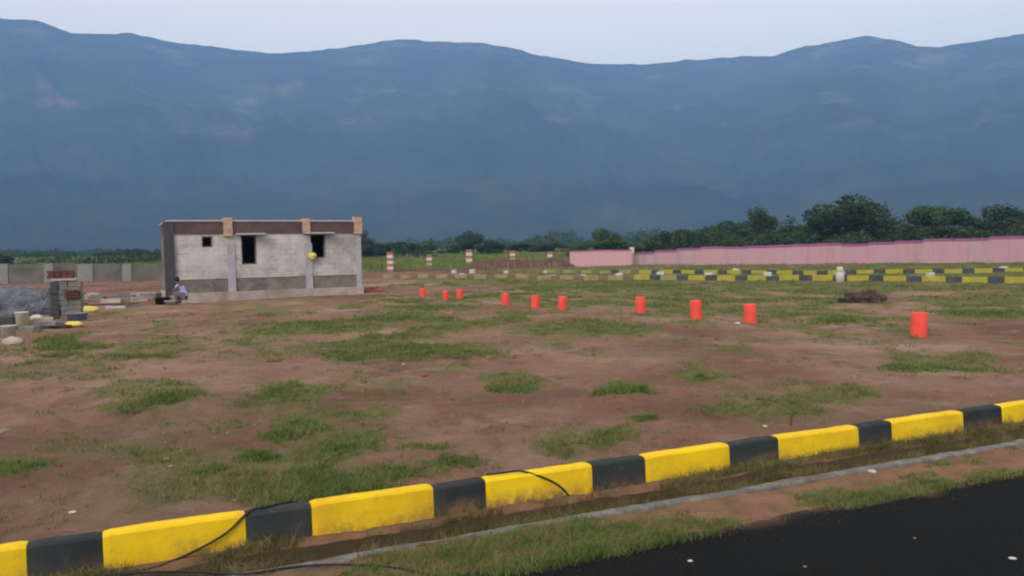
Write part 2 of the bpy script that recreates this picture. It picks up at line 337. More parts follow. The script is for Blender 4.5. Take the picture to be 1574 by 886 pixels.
class MB:
    def __init__(s): s.v = []; s.f = []; s.m = []
    def poly(s, vs, fs, mi=0):
        o = len(s.v); s.v += [tuple(p) for p in vs]; s.f += [tuple(i + o for i in q) for q in fs]; s.m += [mi] * len(fs)
    def box(s, x0, x1, y0, y1, z0, z1, mi=0, mat=None):
        vs = [Vector(p) for p in ((x0, y0, z0), (x1, y0, z0), (x1, y1, z0), (x0, y1, z0), (x0, y0, z1), (x1, y0, z1), (x1, y1, z1), (x0, y1, z1))]
        if mat: vs = [mat @ p for p in vs]
        s.poly(vs, [(0, 3, 2, 1), (4, 5, 6, 7), (0, 1, 5, 4), (1, 2, 6, 5), (2, 3, 7, 6), (3, 0, 4, 7)], mi)
    def tube(s, pts, rads, seg=8, mi=0, cap=True):
        pts = [Vector(p) for p in pts]; n = len(pts); rings = []
        for i, p in enumerate(pts):
            t = (pts[min(i + 1, n - 1)] - pts[max(i - 1, 0)]).normalized()
            a = t.cross(Vector((0, 0, 1)) if abs(t.z) < .95 else Vector((1, 0, 0))).normalized(); b_ = t.cross(a)
            r = rads[i] if isinstance(rads, (list, tuple)) else rads
            rings.append([p + (a * math.cos(q * 2 * math.pi / seg) + b_ * math.sin(q * 2 * math.pi / seg)) * r for q in range(seg)])
        vs = [q for r in rings for q in r]
        fs = [(i * seg + j, i * seg + (j + 1) % seg, (i + 1) * seg + (j + 1) % seg, (i + 1) * seg + j) for i in range(n - 1) for j in range(seg)]
        if cap: fs += [tuple(range(seg))[::-1], tuple((n - 1) * seg + j for j in range(seg))]
        s.poly(vs, fs, mi)
    def lathe(s, prof, seg=16, mi=0, c=(0, 0, 0)):
        vs = []; k = len(prof)
        for r, z in prof:
            for j in range(seg):
                a = 2 * math.pi * j / seg; vs.append((c[0] + r * math.cos(a), c[1] + r * math.sin(a), c[2] + z))
        fs = [(i * seg + j, i * seg + (j + 1) % seg, (i + 1) * seg + (j + 1) % seg, (i + 1) * seg + j) for i in range(k - 1) for j in range(seg)]
        fs += [tuple(range(seg))[::-1], tuple((k - 1) * seg + j for j in range(seg))]
        s.poly(vs, fs, mi)
    def build(s, name, mats, parent=None, smooth=False, bevel=0, jitter=0, sub=0):
        me = bpy.data.meshes.new(name); me.from_pydata(s.v, [], s.f)
        me.polygons.foreach_set('material_index', s.m); me.update()
        if bevel or sub or jitter:
            bm = bmesh.new(); bm.from_mesh(me)
            if bevel: bmesh.ops.bevel(bm, geom=bm.edges[:], offset=bevel, segments=2, affect='EDGES', profile=.6)
            if sub: bmesh.ops.subdivide_edges(bm, edges=[e for e in bm.edges if e.calc_length() > sub], cuts=3, use_grid_fill=True)
            if jitter:
                for v in bm.verts: v.co += Vector((random.uniform(-1, 1), random.uniform(-1, 1), random.uniform(-1, 1))) * jitter
            bm.to_mesh(me); bm.free()
        return link(name, me, mats, parent, smooth)
def empty(name, loc, rz=0, label=None, cat=None, group=None):
    o = bpy.data.objects.new(name, None); COL.objects.link(o); o.location = loc; o.rotation_euler = (0, 0, rz)
    o.empty_display_size = .2; return tag(o, label, cat, group)
def copy_tree(root, loc, rz=0, scale=None):
    r = root.copy(); COL.objects.link(r); r.location = loc; r.rotation_euler = (0, 0, rz)
    if scale: r.scale = scale
    for ch in list(root.children):
        c = ch.copy(); COL.objects.link(c); c.parent = r
    return r
def blob(name, r, mats, squash=(1, 1, 1), amp=.25, freq=1.7, sub=3, seed=0, flat=None, parent=None):
    bm = bmesh.new(); bmesh.ops.create_icosphere(bm, subdivisions=sub, radius=1)
    from mathutils import noise as mn
    for v in bm.verts:
        d = 1 + amp * mn.noise(v.co * freq + Vector((seed * 7.3, seed, 0))) + amp * .5 * mn.noise(v.co * freq * 2.7 + Vector((0, seed * 3.1, 0)))
        v.co = Vector((v.co.x * squash[0], v.co.y * squash[1], v.co.z * squash[2])) * d * r
        if flat is not None and v.co.z < flat: v.co.z = flat
    me = bpy.data.meshes.new(name); bm.to_mesh(me); bm.free()
    return link(name, me, mats, parent, True)

# ================================================================== SETTING
# ground: one sheet, gridded along the near kerb
S = make_axis(-4.5, 9.0, .045, 1.045, -3500, 5200)
uin = list(np.arange(-.121, 1.46, .0335)) + [1.6, 3, 8, 20, 60, 200]
uin = sorted(set([round(q, 4) for q in uin] + [.204, .206, .559, .561]))
uo = []; v_ = -.122; st = .04
while v_ > -4200: uo.append(v_); v_ -= st; st *= 1.028 if v_ < -1.5 else 1.0
U = np.array(uo[::-1] + uin)
SS, UU = np.meshgrid(S, U)
GX = P0[0] + TX * SS + NX * UU; GY = P0[1] + TY * SS + NY * UU
GZ = gz(GX, GY)
nu, ns = SS.shape
idx = np.arange(nu * ns).reshape(nu, ns)
F = np.stack([idx[:-1, :-1], idx[1:, :-1], idx[1:, 1:], idx[:-1, 1:]], -1).reshape(-1, 4)
me = trimesh('ground', np.stack([GX, GY, GZ], -1).reshape(-1, 3), F)
x, y, u = GX.ravel(), GY.ravel(), UU.ravel()
cv = cover(x, y) * (u < -.15) * (1 - sstep(75, 95, y))
at = {'grass': cv,
      'verge': (u > -.125) * 1.0,
      'moss': ((u > .19) & (u < .60)) * (.85) + ((u > -.125) & (u <= .19)) * np.clip(fbm(x * 2, y * 2, 3, 77) * 2 - .9, 0, .7),
      'meadow': sstep(75, 86, y + (fbm(x * .2, y * .2, 2, 5) - .5) * 10),
      'red': np.clip(np.maximum(sstep(26, 34, y) * (1 - sstep(58, 66, y)) * sstep(-9, -14, x + (y - 31) * .2) ,
                      sstep(52, 60, y) * (1 - sstep(74, 84, y)) * sstep(4, -4, x)), 0, 1) * .75 * (u < -1)}
for k, a in at.items():
    q = me.attributes.new(k, 'FLOAT', 'POINT'); q.data.foreach_set('value', np.asarray(a, dtype=np.float32))
tag(link('ground', me, M['ground'], None, True), kind='structure')
# asphalt road with a crumbling edge
s_ = make_axis(-5, 9, .035, 1.12, -120, 160); uu = np.array([0, .012, .03, .055, .09, .13, .18, .24, .32, .42, .55, .7, .9, 1.2, 1.6, 2.4, 6, 7])
RS, RU = np.meshgrid(s_, uu)
edge = 1.22 + (fbm(RS * 3.1, RS * 0, 4, 13) - .5) * .16 + (fbm(RS * .55, RS * 0, 2, 17) - .5) * .18
RUU = edge + RU; RX = P0[0] + TX * RS + NX * RUU; RY = P0[1] + TY * RS + NY * RUU
RZ = np.where(RU < .005, -.02, .030) + (RU > .1) * ((fbm(RX * 3, RY * 3, 2, 8) - .5) * .006) - .012 * ((RU > .005) & (RU < .03))
ix = np.arange(RS.size).reshape(RS.shape)
F = np.stack([ix[:-1, :-1], ix[1:, :-1], ix[1:, 1:], ix[:-1, 1:]], -1).reshape(-1, 4)
me = trimesh('road', np.stack([RX, RY, RZ], -1).reshape(-1, 3), F)
q = me.attributes.new('dust', 'FLOAT', 'POINT'); q.data.foreach_set('value', (np.exp(-RU / .13) * 1.0 * (.4 + 1.2 * fbm(RX * 5, RY * 5, 3, 44)) + .9 * np.maximum(fbm(RX * 1.1, RY * 1.1, 4, 45) - .56, 0) * np.exp(-RU / .9)).ravel().astype(np.float32))
tag(link('road', me, M['asphalt'], None, True), kind='structure')
# concrete lip of the roadside drain
s_ = np.arange(-12, 30, .07); pr = [(.50, -.20), (.50, -.002), (.512, .010), (.60, .012), (.612, 0), (.612, -.1)]
V = []
for s0 in s_:
    w_ = (fbm(np.array([s0 * 1.4]), np.array([0.]), 3, 3)[0] - .5) * .025; h_ = (fbm(np.array([s0 * 2.4]), np.array([4.]), 4, 3)[0] - .5) * .032
    for (u0, z0) in pr:
        X, Y = kpt(s0, u0 + w_ + (.02 * (fbm(np.array([s0 * 7]), np.array([u0 * 30.]), 2, 6)[0] - .5))); V.append((X, Y, z0 + h_ + .006))
k = len(pr); ix = np.arange(len(s_) * k).reshape(-1, k)
F = np.stack([ix[:-1, :-1], ix[1:, :-1], ix[1:, 1:], ix[:-1, 1:]], -1).reshape(-1, 4)
tag(link('drain_edge', trimesh('drain_edge', np.array(V), F), M['concrete'], None, False), kind='structure')

# mountain range
prof = [(-900, 60), (-500, 20), (-200, 34), (0, 30), (60, 35), (110, 52), (150, 56), (200, 54), (260, 67), (330, 75), (410, 84), (480, 80), (560, 72), (610, 62), (680, 65), (750, 68), (800, 80),
        (860, 93), (910, 99), (980, 101), (1050, 95), (1110, 90), (1190, 88), (1230, 76), (1290, 65), (1330, 58), (1370, 62), (1410, 73), (1450, 74), (1500, 68), (1574, 54), (1750, 40), (2100, 70), (2600, 50)]
taz, tel = [], []
for px, py in prof:
    d = ray(px, py); taz.append(math.atan2(d[0], d[1])); tel.append(d[2] / math.hypot(d[0], d[1]))
az = np.linspace(-.95, .95, 520)
el = np.interp(az, taz, tel); el = el + (fbm(az * 60, az * 0, 4, 2) - .5) * .004
R_RIDGE = 2900 + (fbm(az * 4, az * 0, 2, 4) - .5) * 500
tt = np.concatenate([np.linspace(0, 1, 150), np.linspace(1.02, 1.6, 18)])
A, T = np.meshgrid(az, tt); EL = np.interp(A, az, el); RR = np.interp(A, az, R_RIDGE)
R0 = 1200.; R = R0 + (RR - R0) * T
HR = EL * RR
base = 6.
p = np.where(T <= 1, .30 * T + .70 * T ** 1.55, 1 - (T - 1) * 1.1)
XX = np.sin(A) * R; YY = np.cos(A) * R
rid = 1 - np.abs(fbm(A * 26 + T * 1.5, T * 1.4, 4, 11) * 2 - 1)          # spurs running down the slope
und = (fbm(XX * .004, YY * .004, 5, 19) - .5)
env = np.clip(T * 3, 0, 1) * np.clip((1 - T) * 3.2, 0, 1)
ZZ = base + HR * p + env * (rid * 36 - 18 + und * 130) 
# never let a spur stand above the skyline
ZZ = np.where(T < 1, np.minimum(ZZ, EL * .985 * R * (.985) + 2), ZZ)
ZZ = np.where(T < .01, -20, ZZ)
ix = np.arange(A.size).reshape(A.shape)
F = np.stack([ix[:-1, :-1], ix[:-1, 1:], ix[1:, 1:], ix[1:, :-1]], -1).reshape(-1, 4)
me = trimesh('hills', np.stack([XX, YY, ZZ], -1).reshape(-1, 3), F)
q = me.attributes.new('rocky', 'FLOAT', 'POINT'); q.data.foreach_set('value', (sstep(.35, .6, T) * .8 + .2).ravel().astype(np.float32))
tag(link('hills', me, M['mountain'], None, True), kind='structure')

# air
mb = MB(); mb.box(-6500, 7500, -6500, 7500, -22, float(ZZ.max()) + 15)
hz = mb.build('haze', []); hz['kind'] = 'stuff'
hm = bpy.data.materials.new('haze'); hm.use_nodes = True; hn = hm.node_tree
for q in list(hn.nodes):
    if q.type != 'OUTPUT_MATERIAL': hn.nodes.remove(q)
pv = hn.nodes.new('ShaderNodeVolumePrincipled'); pv.inputs['Color'].default_value = (.29, .54, 1, 1)
pv.inputs['Density'].default_value = .00031; pv.inputs['Anisotropy'].default_value = 0
hn.links.new(pv.outputs[0], hn.nodes['Material Output'].inputs['Volume']); hz.data.materials.append(hm)

# ================================================================== NEAR KERB
root = empty('kerb', (*kpt(0, 0), 0), KA, 'long roadside kerb painted in yellow and black blocks across the foreground', 'kerb')

def kerb_block(a, b_, mat, parent):
    L = b_ - a; nseg = max(6, int(L / .04)); ph = random.uniform(0, 50)
    prof_ = [(0.0, -.06), (0.0, .05), (-.003, .12), (-.008, .205), (-.022, .222), (-.07, .226), (-.118, .222), (-.12, .0)]
    k = len(prof_); tt_ = np.repeat(np.arange(nseg + 1) / nseg, k); U_ = np.tile([q[0] for q in prof_], nseg + 1); Z_ = np.tile([q[1] for q in prof_], nseg + 1)
    nz = fbm(ph + tt_ * L * 6, U_ * 9 + Z_ * 7, 3, 1) - .5; n2 = fbm(ph + tt_ * L * 1.6, U_ * 0, 2, 7) - .5
    end = ((tt_ == 0) | (tt_ == 1)) * .007; hi = Z_ > .15
    u_ = U_ + nz * .010 - end * (U_ > -.03)
    z_ = Z_ + hi * (nz * .014 + n2 * .016 - end)
    mbk = MB()
    fs = [(i * k + j, i * k + j + 1, (i + 1) * k + j + 1, (i + 1) * k + j) for i in range(nseg) for j in range(k - 1)]
    fs += [tuple(range(k))[::-1], tuple(nseg * k + j for j in range(k))]
    mbk.poly([(a + .002 + (L - .004) * t, -uu_, zz_) for t, uu_, zz_ in zip(tt_, u_, z_)], fs)
    bm = bmesh.new(); o = mbk.build('kerb_block', mat, parent)
    bm.from_mesh(o.data); bmesh.ops.recalc_face_normals(bm, faces=bm.faces[:]); bm.to_mesh(o.data); bm.free()
    o['label'] = 'yellow painted kerb block' if mat is M['yellow'] else 'black painted kerb block'
    return o
joints = [-4.72, -4.27, -3.33, -2.91, -2.03, -1.585, -.674, -.25, .70, 1.22, 2.116, 2.68, 3.69, 4.14, 5.19, 5.80, 6.8, 7.3, 8.3]
for i in range(len(joints) - 1):
    kerb_block(joints[i], joints[i + 1], M['black'] if i % 2 == 0 else M['yellow'], root)

# ================================================================== FAR STRIPED KERBS
def far_kerb(p, q, label, y0, ylen, blen, h=.27):
    r = empty('kerb', (p[0], p[1], 0), math.atan2(q[1] - p[1], q[0] - p[0]), label, 'kerb', 'striped kerbs of the far road')
    L = math.hypot(q[0] - p[0], q[1] - p[1]); s_ = 0; i = 0
    while s_ < L:
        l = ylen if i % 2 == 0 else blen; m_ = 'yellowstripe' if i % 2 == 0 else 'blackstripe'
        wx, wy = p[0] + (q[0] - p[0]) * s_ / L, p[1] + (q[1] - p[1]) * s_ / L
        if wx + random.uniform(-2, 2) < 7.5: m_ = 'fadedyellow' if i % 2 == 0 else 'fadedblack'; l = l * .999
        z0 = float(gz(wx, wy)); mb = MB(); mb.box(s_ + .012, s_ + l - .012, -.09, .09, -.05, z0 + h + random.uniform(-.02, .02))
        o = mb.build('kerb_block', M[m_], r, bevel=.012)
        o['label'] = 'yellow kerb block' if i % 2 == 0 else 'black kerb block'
        s_ += l; i += 1
far_kerb((-9.0, 56.4), (27.0, 31.1), 'near striped kerb of the far road, along its field side', 0, 1.0, .62)
far_kerb((2.6, 60.8), (17.2, 48.7), 'left stretch of the far road kerb on the pink wall side', 0, 1.0, .62)
far_kerb((17.4, 48.6), (38.0, 44.9), 'right stretch of the far road kerb on the pink wall side', 0, 1.0, .62)

# small white painted stones along the far road
def stone(px, py, wpx, hpx, label=None, i=0, mat='white'):
    X, Y = ground_at(px, py); w_ = wpx / FPX * Y; h_ = hpx / FPX * Y
    mb = MB(); mb.box(-w_ * .42, w_ * .42, -w_ * .3, w_ * .3, -.05, h_ * .9); r = mb.build('marker_stone', M[mat], None, bevel=w_ * .12, jitter=w_ * .05)
    r.location = (X, Y, float(gz(X, Y))); r.rotation_euler[2] = random.uniform(-.6, .6)
    return tag(r, label or 'small whitish stone set along the faint far end of the striped kerb', 'marker stone', 'whitish marker stones by the far road')
for i, (px, py, w_, h_) in enumerate([(614, 427, 9, 5), (638, 427, 8, 4), (660, 426, 8, 4), (680, 427, 8, 4), (698, 420, 9, 5), (710, 426, 8, 6), (726, 421, 10, 6), (743, 426, 9, 4),
        (773, 427, 9, 5), (778, 421, 8, 5), (808, 427, 8, 4), (838, 421, 6, 5), (850, 427, 8, 5), (897, 427, 9, 6), (915, 420, 12, 5)]):
    stone(px, py, w_, h_, None, i)
for i, (px, py, w_, h_, lb) in enumerate([(952, 429, 12, 10, 'white stone in the far kerb below the joint of the two pink walls'),
        (1015, 427, 13, 9, 'white stone in the far kerb, second to the right of the pink wall joint'),
        (1090, 429, 14, 10, 'white stone in the far kerb above the middle of the orange marker row'),
        (1131, 420, 11, 7, 'white stone behind the far road, lying highest above the third large orange marker'),
        (1180, 430, 14, 12, 'round white stone at the kerb edge right of the third large orange marker'),
        (1430, 432, 13, 14, 'white block at the kerb edge above the nearest orange marker'),
        (1543, 417, 13, 9, 'white block beyond the far road near the right frame edge')]):
    stone(px, py, w_, h_, lb, i + 30)
X, Y = ground_at(1291, 434); r = empty('bollard', (X, Y, float(gz(X, Y))), .2, 'tall white bollard with a narrower cap at the edge of the far road', 'bollard')
mb = MB(); mb.lathe([(.20, -.1), (.20, .42), (.17, .46)], 12); mb.build('base', M['white'], r, True)
mb = MB(); mb.lathe([(.12, .46), (.15, .50), (.15, .66), (.10, .72)], 12); mb.build('cap', M['white'], r, True)

# ================================================================== ORANGE PLOT MARKERS
oc = {650: 'farthest orange marker stub, on the bare soil nearest the house', 685: 'second orange marker stub from the house, left one of a close pair',
      707: 'third orange marker stub from the house, right one of a close pair', 777: 'small orange marker stub, left one of the three in the middle group',
      823: 'small orange marker stub, middle one of the three in the middle group', 864: 'small orange marker stub, right one of the three in the middle group',
      985: 'orange marker stub standing in grass below the joint of the pink walls', 1071: 'orange marker stub, middle one of the three larger ones right of centre',
      1154: 'orange marker stub where the grass ends, right one of the three larger ones', 1412: 'largest and nearest orange marker stub, standing alone on bare soil at right'}
def marker(px, py, hpx, wpx, label, first=None):
    X, Y = ground_at(px, py)
    h_ = (hpx - 1) / FPX * Y; r_ = wpx / 2 / FPX * Y
    mb = MB()
    mb.lathe([(r_ * 1.02, -.12), (r_ * 1.02, .01), (r_, .05), (r_ * .98, h_ * .5), (r_, h_ - .03), (r_ * .93, h_ - .006), (r_ * .5, h_)], 18)
    o = mb.build('marker_post', M['orange'], None, True)
    o.location = (X, Y, float(gz(X, Y))); o.rotation_euler = (random.uniform(-.07, .07), random.uniform(-.08, .08), random.uniform(0, 3))
    tag(o, label, 'marker post', 'orange plot marker stubs across the field')
for px, py, h_, w_ in ((650, 455, 14, 9), (685, 460, 15, 10), (707, 460, 17, 10), (777, 469, 19, 12), (823, 472, 20, 13), (864, 474, 22, 14), (985, 481, 27, 15), (1071, 490, 30, 17), (1154, 497, 31, 19), (1412, 514, 38, 24)):
    marker(px, py, h_, w_, oc[px])

# ================================================================== HOUSE
HA = math.radians(27.3); EX, EY = math.cos(HA), math.sin(HA)
HL = ground_at(264, 466); HL = (HL[0], HL[1])
def hproj(px):                                  # distance along the front wall seen at pixel column px
    d = ray(px, 400); k_ = d[0] / d[1]; return (k_ * HL[1] - HL[0]) / (EX - k_ * EY)
HW = hproj(553.5)
house = empty('unfinished_house', (HL[0], HL[1], .2), HA, 'single storey unfinished house with patchy grey plaster, brown roof band and empty windows', 'house')
D = 4.3; ZT = 3.17; ZB = 2.66                       # roof top, underside of the brown band
w1 = (hproj(311), hproj(328), 2.13, 2.56); w2 = (hproj(371.5), hproj(395), 1.42, 2.60); w3 = (hproj(478), hproj(501), 1.62, 2.62)
tcol = [hproj(355.5), hproj(474.5)]
# front wall as pieces butted round the openings, thickness .2 (local y 0...0.2)
TH = .22
mb = MB()
xs = [0.0, w1[0], w1[1], w2[0], w2[1], w3[0], w3[1], HW]
opens = {1: w1, 3: w2, 5: w3}
for i in range(7):
    if i in opens:
        o_ = opens[i]; mb.box(xs[i], xs[i + 1], 0, TH, .88, o_[2]); mb.box(xs[i], xs[i + 1], 0, TH, o_[3], ZB)
    else: mb.box(xs[i], xs[i + 1], 0, TH, .88, ZB)
mb.build('front_wall', M['plaster'], house)
mb = MB(); mb.box(0.0, HW, .03, TH, .36, .878); o = mb.build('lower_wall', M['rawwall'], house); o['label'] = 'darker unplastered lower wall'
mb = MB(); mb.box(-.02, .2, .225, D - .02, .36, ZB); mb.box(HW - .2, HW, .225, D - .02, .36, ZB); mb.box(.2, HW - .2, D - .22, D - .02, .36, ZB)
mb.box(hproj(430), hproj(430) + .15, .225, D - .23, .36, ZB)
mb.build('wall', M['rawwall'], house)
mb = MB(); mb.box(-.1, HW + .08, -.16, D + .05, -.3, .355); mb.build('plinth', M['plinth'], house, bevel=.015)
mb = MB(); mb.box(.0, HW - .0, -.05, D, ZB + .003, ZT - .03); o = mb.build('roof_band', M['brownband'], house)
mb = MB(); mb.box(-.06, HW + .03, -.08, D + .06, ZT - .028, ZT + .03); mb.build('roof', M['slabedge'], house, bevel=.008)
for t in tcol:
    mb = MB(); mb.box(t - .15, t + .15, -.045, -.002, .357, 2.25); o = mb.build('column', M['column'], house, bevel=.01)
mb = MB(); mb.box(HW - .17, HW + .05, -.05, .2, .357, ZB - .01); mb.build('column', M['column'], house, bevel=.01)
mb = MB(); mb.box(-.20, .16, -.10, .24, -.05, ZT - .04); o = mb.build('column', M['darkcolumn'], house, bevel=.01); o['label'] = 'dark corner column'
mb = MB(); mb.box(-.16, .12, -.10, .28, ZT + .035, ZT + .06)
for t, z0, z1, w_ in ((hproj(351.5), ZB - .10, ZT + .13, .17), (hproj(471.5), ZB - .02, ZT + .10, .16), (HW - .08, ZB - .05, ZT + .17, .17)):
    mb = MB()
    nz = 6
    for q in range(nz):
        a = z0 + (z1 - z0) * q / nz; b_ = z0 + (z1 - z0) * (q + 1) / nz - .004; jx = random.uniform(-.012, .012)
        mb.box(t - w_ + jx, t + w_ + jx, -.13 + jx, .16 + jx, a, b_)
    mb.build('pillar_stub', M['stub'], house, bevel=.008)
for wn, n_ in ((w1, 0), (w2, 1), (w3, 1)):
    mb = MB(); e_ = .012; tkn = .035                       # reveal frame, standing back in the opening
    mb.box(wn[0] + .002, wn[0] + .05, .06, .16, wn[2] + .002, wn[3] - .002); mb.box(wn[1] - .05, wn[1] - .002, .06, .16, wn[2] + .002, wn[3] - .002)
    mb.box(wn[0] + .052, wn[1] - .052, .06, .16, wn[3] - .05, wn[3] - .002); mb.box(wn[0] + .052, wn[1] - .052, .06, .16, wn[2] + .002, wn[2] + .04)
    mb.build('window_frame', M['rawwall'], house)
    if n_:
        mb = MB(); mb.box(wn[0] - .20, wn[1] + .30, -.42, -.053, wn[3] + .01, wn[3] + .07); mb.build('sunshade', M['slabedge'], house, bevel=.006)
mb = MB(); mb.box(.2, HW - .2, .225, D - .225, .357, .372); mb.build('inner_floor', M['dark'], house)
# short starter bars rising from the roof stubs
for t in (hproj(351.5), hproj(471.5), hproj(512)):
    for q in range(2):
        mb = MB(); xx = t + (q - .5) * .12; mb.tube([(xx, .02, ZT), (xx + .01, .02, ZT + .13 + .07 * q)], .010, 5); mb.build('rebar', M['wood'], house)
def hloc(t, dy, z): return (HL[0] + EX * t - EY * dy, HL[1] + EY * t + EX * dy, .2 + z)
b_ = blob('sack', .17, M['yellowbag'], (1, .8, .95), .25, 1.6, 3, 3); b_.location = hloc(w3[0] + .03, -.155, 1.70)
tag(b_, 'round yellow bundle hung at the lower left corner of the right window', 'bundle')
mbb = MB(); mbb.tube([hloc(w3[0] + .03, -.12, 1.83), hloc(w3[0] + .06, .06, 1.90), ], .01, 5); 

# ================================================================== PINK COMPOUND WALLS
def wall_run(pts, label, body, cap, panel, capw=.14, name='compound_wall', post=None, joint=.015):
    """pts: (px, ytop, depth) ends of stepped runs in plan; built panel by panel"""
    r = empty(name, (pts[0][0], pts[0][1], 0), 0, label, 'wall', 'pink boundary walls')
    ox, oy = pts[0][0], pts[0][1]
    for seg in range(0, len(pts), 2):
        (x0, y0, zt0), (x1, y1, zt1) = pts[seg], pts[seg + 1]
        L = math.hypot(x1 - x0, y1 - y0); n_ = max(1, round(L / panel)); ang = math.atan2(y1 - y0, x1 - x0)
        for i in range(n_):
            a = i / n_; b2 = (i + 1) / n_; za = zt0 + (zt1 - zt0) * (a + b2) / 2 + random.uniform(-.02, .02)
            mat = Matrix.Translation((x0 - ox, y0 - oy, 0)) @ Matrix.Rotation(ang, 4, 'Z')
            mb = MB(); lx0 = L * a; lx1 = L * b2
            zb = float(gz(x0 + (x1 - x0) * a, y0 + (y1 - y0) * a)) - .15
            mb.box(lx0 + joint, lx1 - joint, -.05, .05, zb, za - capw, 0, mat)
            o = mb.build('panel', M[body], r)
            mb = MB(); mb.box(lx0, lx1, -.09, .09, za - capw + .002, za, 0, mat); mb.build('coping', M[cap], r)
            mb = MB(); mb.box(lx0 - .07 + joint * .2, lx0 + .07, -.072, .072, zb, za - capw - .002, 0, mat); mb.build('wall_post', M[body], r)
def WP(px, ytop, Y): x_, y_, z_ = at_depth(px, ytop, Y); return (x_, y_, z_)
wall_run([WP(877, 385.5, 82), WP(971, 383.5, 84)], 'short light pink wall with dark rose coping, left of the long pink wall', 'pink2', 'rosecap', 2.4, .13)
wall_run([WP(973, 389, 86), WP(1114, 377.5, 80.5), WP(1114.5, 380, 80.5), WP(1294, 373.5, 75), WP(1295, 376, 75), WP(1464, 366, 69.5), WP(1465, 368, 69.5), WP(1640, 358, 64.5)],
         'long dusty pink wall with magenta coping running to the right frame edge', 'pink', 'magenta', 2.4, .22)
X, Y, Z = at_depth(971, 392, 85)
r = empty('gate_pillar', (X, Y - .1, .1), 0, 'cream topped pillar standing where the two pink walls meet', 'pillar')
mb = MB(); mb.box(-.18, .18, -.18, .18, 0, Z + .1); mb.build('shaft', M['pink2'], r, bevel=.02)
mb = MB(); mb.box(-.22, .22, -.22, .22, Z + .104, Z + .72); mb.build('cap', M['bandwhite'], r, bevel=.03)

# grey boundary wall at left
gwl = empty('boundary_wall', (-52, 58.0, 0), 0, 'low weathered grey wall with pale posts at the left behind the building yard', 'wall')
def GW(px, ytop, Y): x_, y_, z_ = at_depth(px, ytop, Y); return Vector((x_, y_, z_))
segs = [(-330, 58), (-160, 59), (-75, 59.5), (5, 60), (75, 60.6), (131, 61), (195, 61.5), (262, 62), (330, 62.4)]
for i in range(len(segs) - 1):
    a = GW(segs[i][0], 407, segs[i][1]); b2 = GW(segs[i + 1][0], 406.5, segs[i + 1][1]); d = b2 - a; L = math.hypot(d.x, d.y)
    mat = Matrix.Translation((a.x + 52, a.y - 58.0, 0)) @ Matrix.Rotation(math.atan2(d.y, d.x), 4, 'Z')
    top = a.z + .0 + random.uniform(-.04, .04)
    mb = MB(); mb.box(.2, L - .2, -.06, .06, -.1, top, 0, mat); mb.build('panel', M['wallgrey'], gwl)
    wp = (.33 if i != 5 else .55)
    mb = MB(); mb.box(-wp, wp, -.13, .13, -.1, top + .05, 0, mat); mb.build('wall_post', M['postgrey'], gwl, bevel=.02)

# ================================================================== STRIPED POSTS AND SOIL MOUND
slabs = {600: 'tallest red and cream banded post, nearest the house', 660: 'short banded post, second from the house', 721: 'banded post standing third in the row, by the start of the dark soil bank',
         788: 'banded post behind the dark soil bank, fourth from the house', 845: 'smallest banded post, just left of the light pink wall'}
for px, yt, yb, wpx, Y, bands in ((600, 388, 420, 9, 73, 7), (660, 392, 414, 8, 86, 5), (721, 384, 413, 9, 88, 6), (788, 386, 411, 7.5, 92, 6), (845, 387, 409, 7.5, 95, 5)):
    x0, y0, zt = at_depth(px, yt, Y); zb = float(gz(x0, y0)); w_ = wpx / FPX * Y / 2
    r = empty('banded_post', (x0, y0, zb), random.uniform(-.1, .1), slabs[px], 'post', 'red and cream banded posts beyond the far road')
    H_ = zt - zb
    for q in range(bands):
        mb = MB(); a = H_ * q / bands - (.15 if q == 0 else 0); mb.box(-w_, w_, -w_, w_, a, H_ * (q + 1) / bands - .002)
        red = (bands - 1 - q) % 2 == 0
        mb.build('band', M['bandred'] if red else M['bandwhite'], r, bevel=.015)['label'] = 'red band' if red else 'cream band'
def berm(x0, x1, y0, depth, h, name, mat, nx=90, ny=26):
    t = np.linspace(0, 1, nx); s_ = np.linspace(0, 1, ny); T_, S_ = np.meshgrid(t, s_)
    X_ = x0 + (x1 - x0) * T_; Y_ = y0 + depth * (S_ - .5)
    env_ = np.sin(np.pi * np.clip(S_, 0, 1)) ** .8 * np.clip(T_ * 5, 0, 1) ** .6 * np.clip((1 - T_) * 9, 0, 1) ** .6
    Z_ = gz(X_, Y_) - .05 + env_ * h * (.55 + .9 * fbm(X_ * .35, Y_ * .5, 4, 61)) + (fbm(X_ * 2, Y_ * 2, 3, 9) - .5) * .15 * env_
    ix_ = np.arange(T_.size).reshape(T_.shape); F_ = np.stack([ix_[:-1, :-1], ix_[:-1, 1:], ix_[1:, 1:], ix_[1:, :-1]], -1).reshape(-1, 4)
    o = link(name, trimesh(name, np.stack([X_, Y_, Z_], -1).reshape(-1, 3), F_), mat, None, True); return o
tag(berm(-5.2, 6.6, 83.5, 5.5, .78, 'soil_bank', M['mound']), 'long dark red soil bank between the banded posts and the pink wall', 'soil bank')
tag(berm(-12.8, -1.0, 74.5, 3.6, .20, 'soil_ridge', M['redsoil'] if False else M['mound'], 60, 16), 'low ridge of turned soil behind the far kerb by the tallest banded post', 'soil ridge')

# heaps in the field
X, Y = ground_at(1325, 465); o = blob('brush_heap', .5, M['wood'], (1.25, .8, .62), .4, 2.2, 4, 5); o.location = (X, Y, float(gz(X, Y)) + .02)
tag(o, 'dark heap of brushwood lying in the grass at right', 'brush heap')
BRUSH = (X, Y)
X, Y = ground_at(572, 451); o = blob('clay_heap', .5, M['redsoil'], (1.25, .6, .42), .4, 2, 4, 8); o.location = (X, Y, float(gz(X, Y)) - .02)
tag(o, 'small heap of bright red clay by the right corner of the house', 'clay heap')

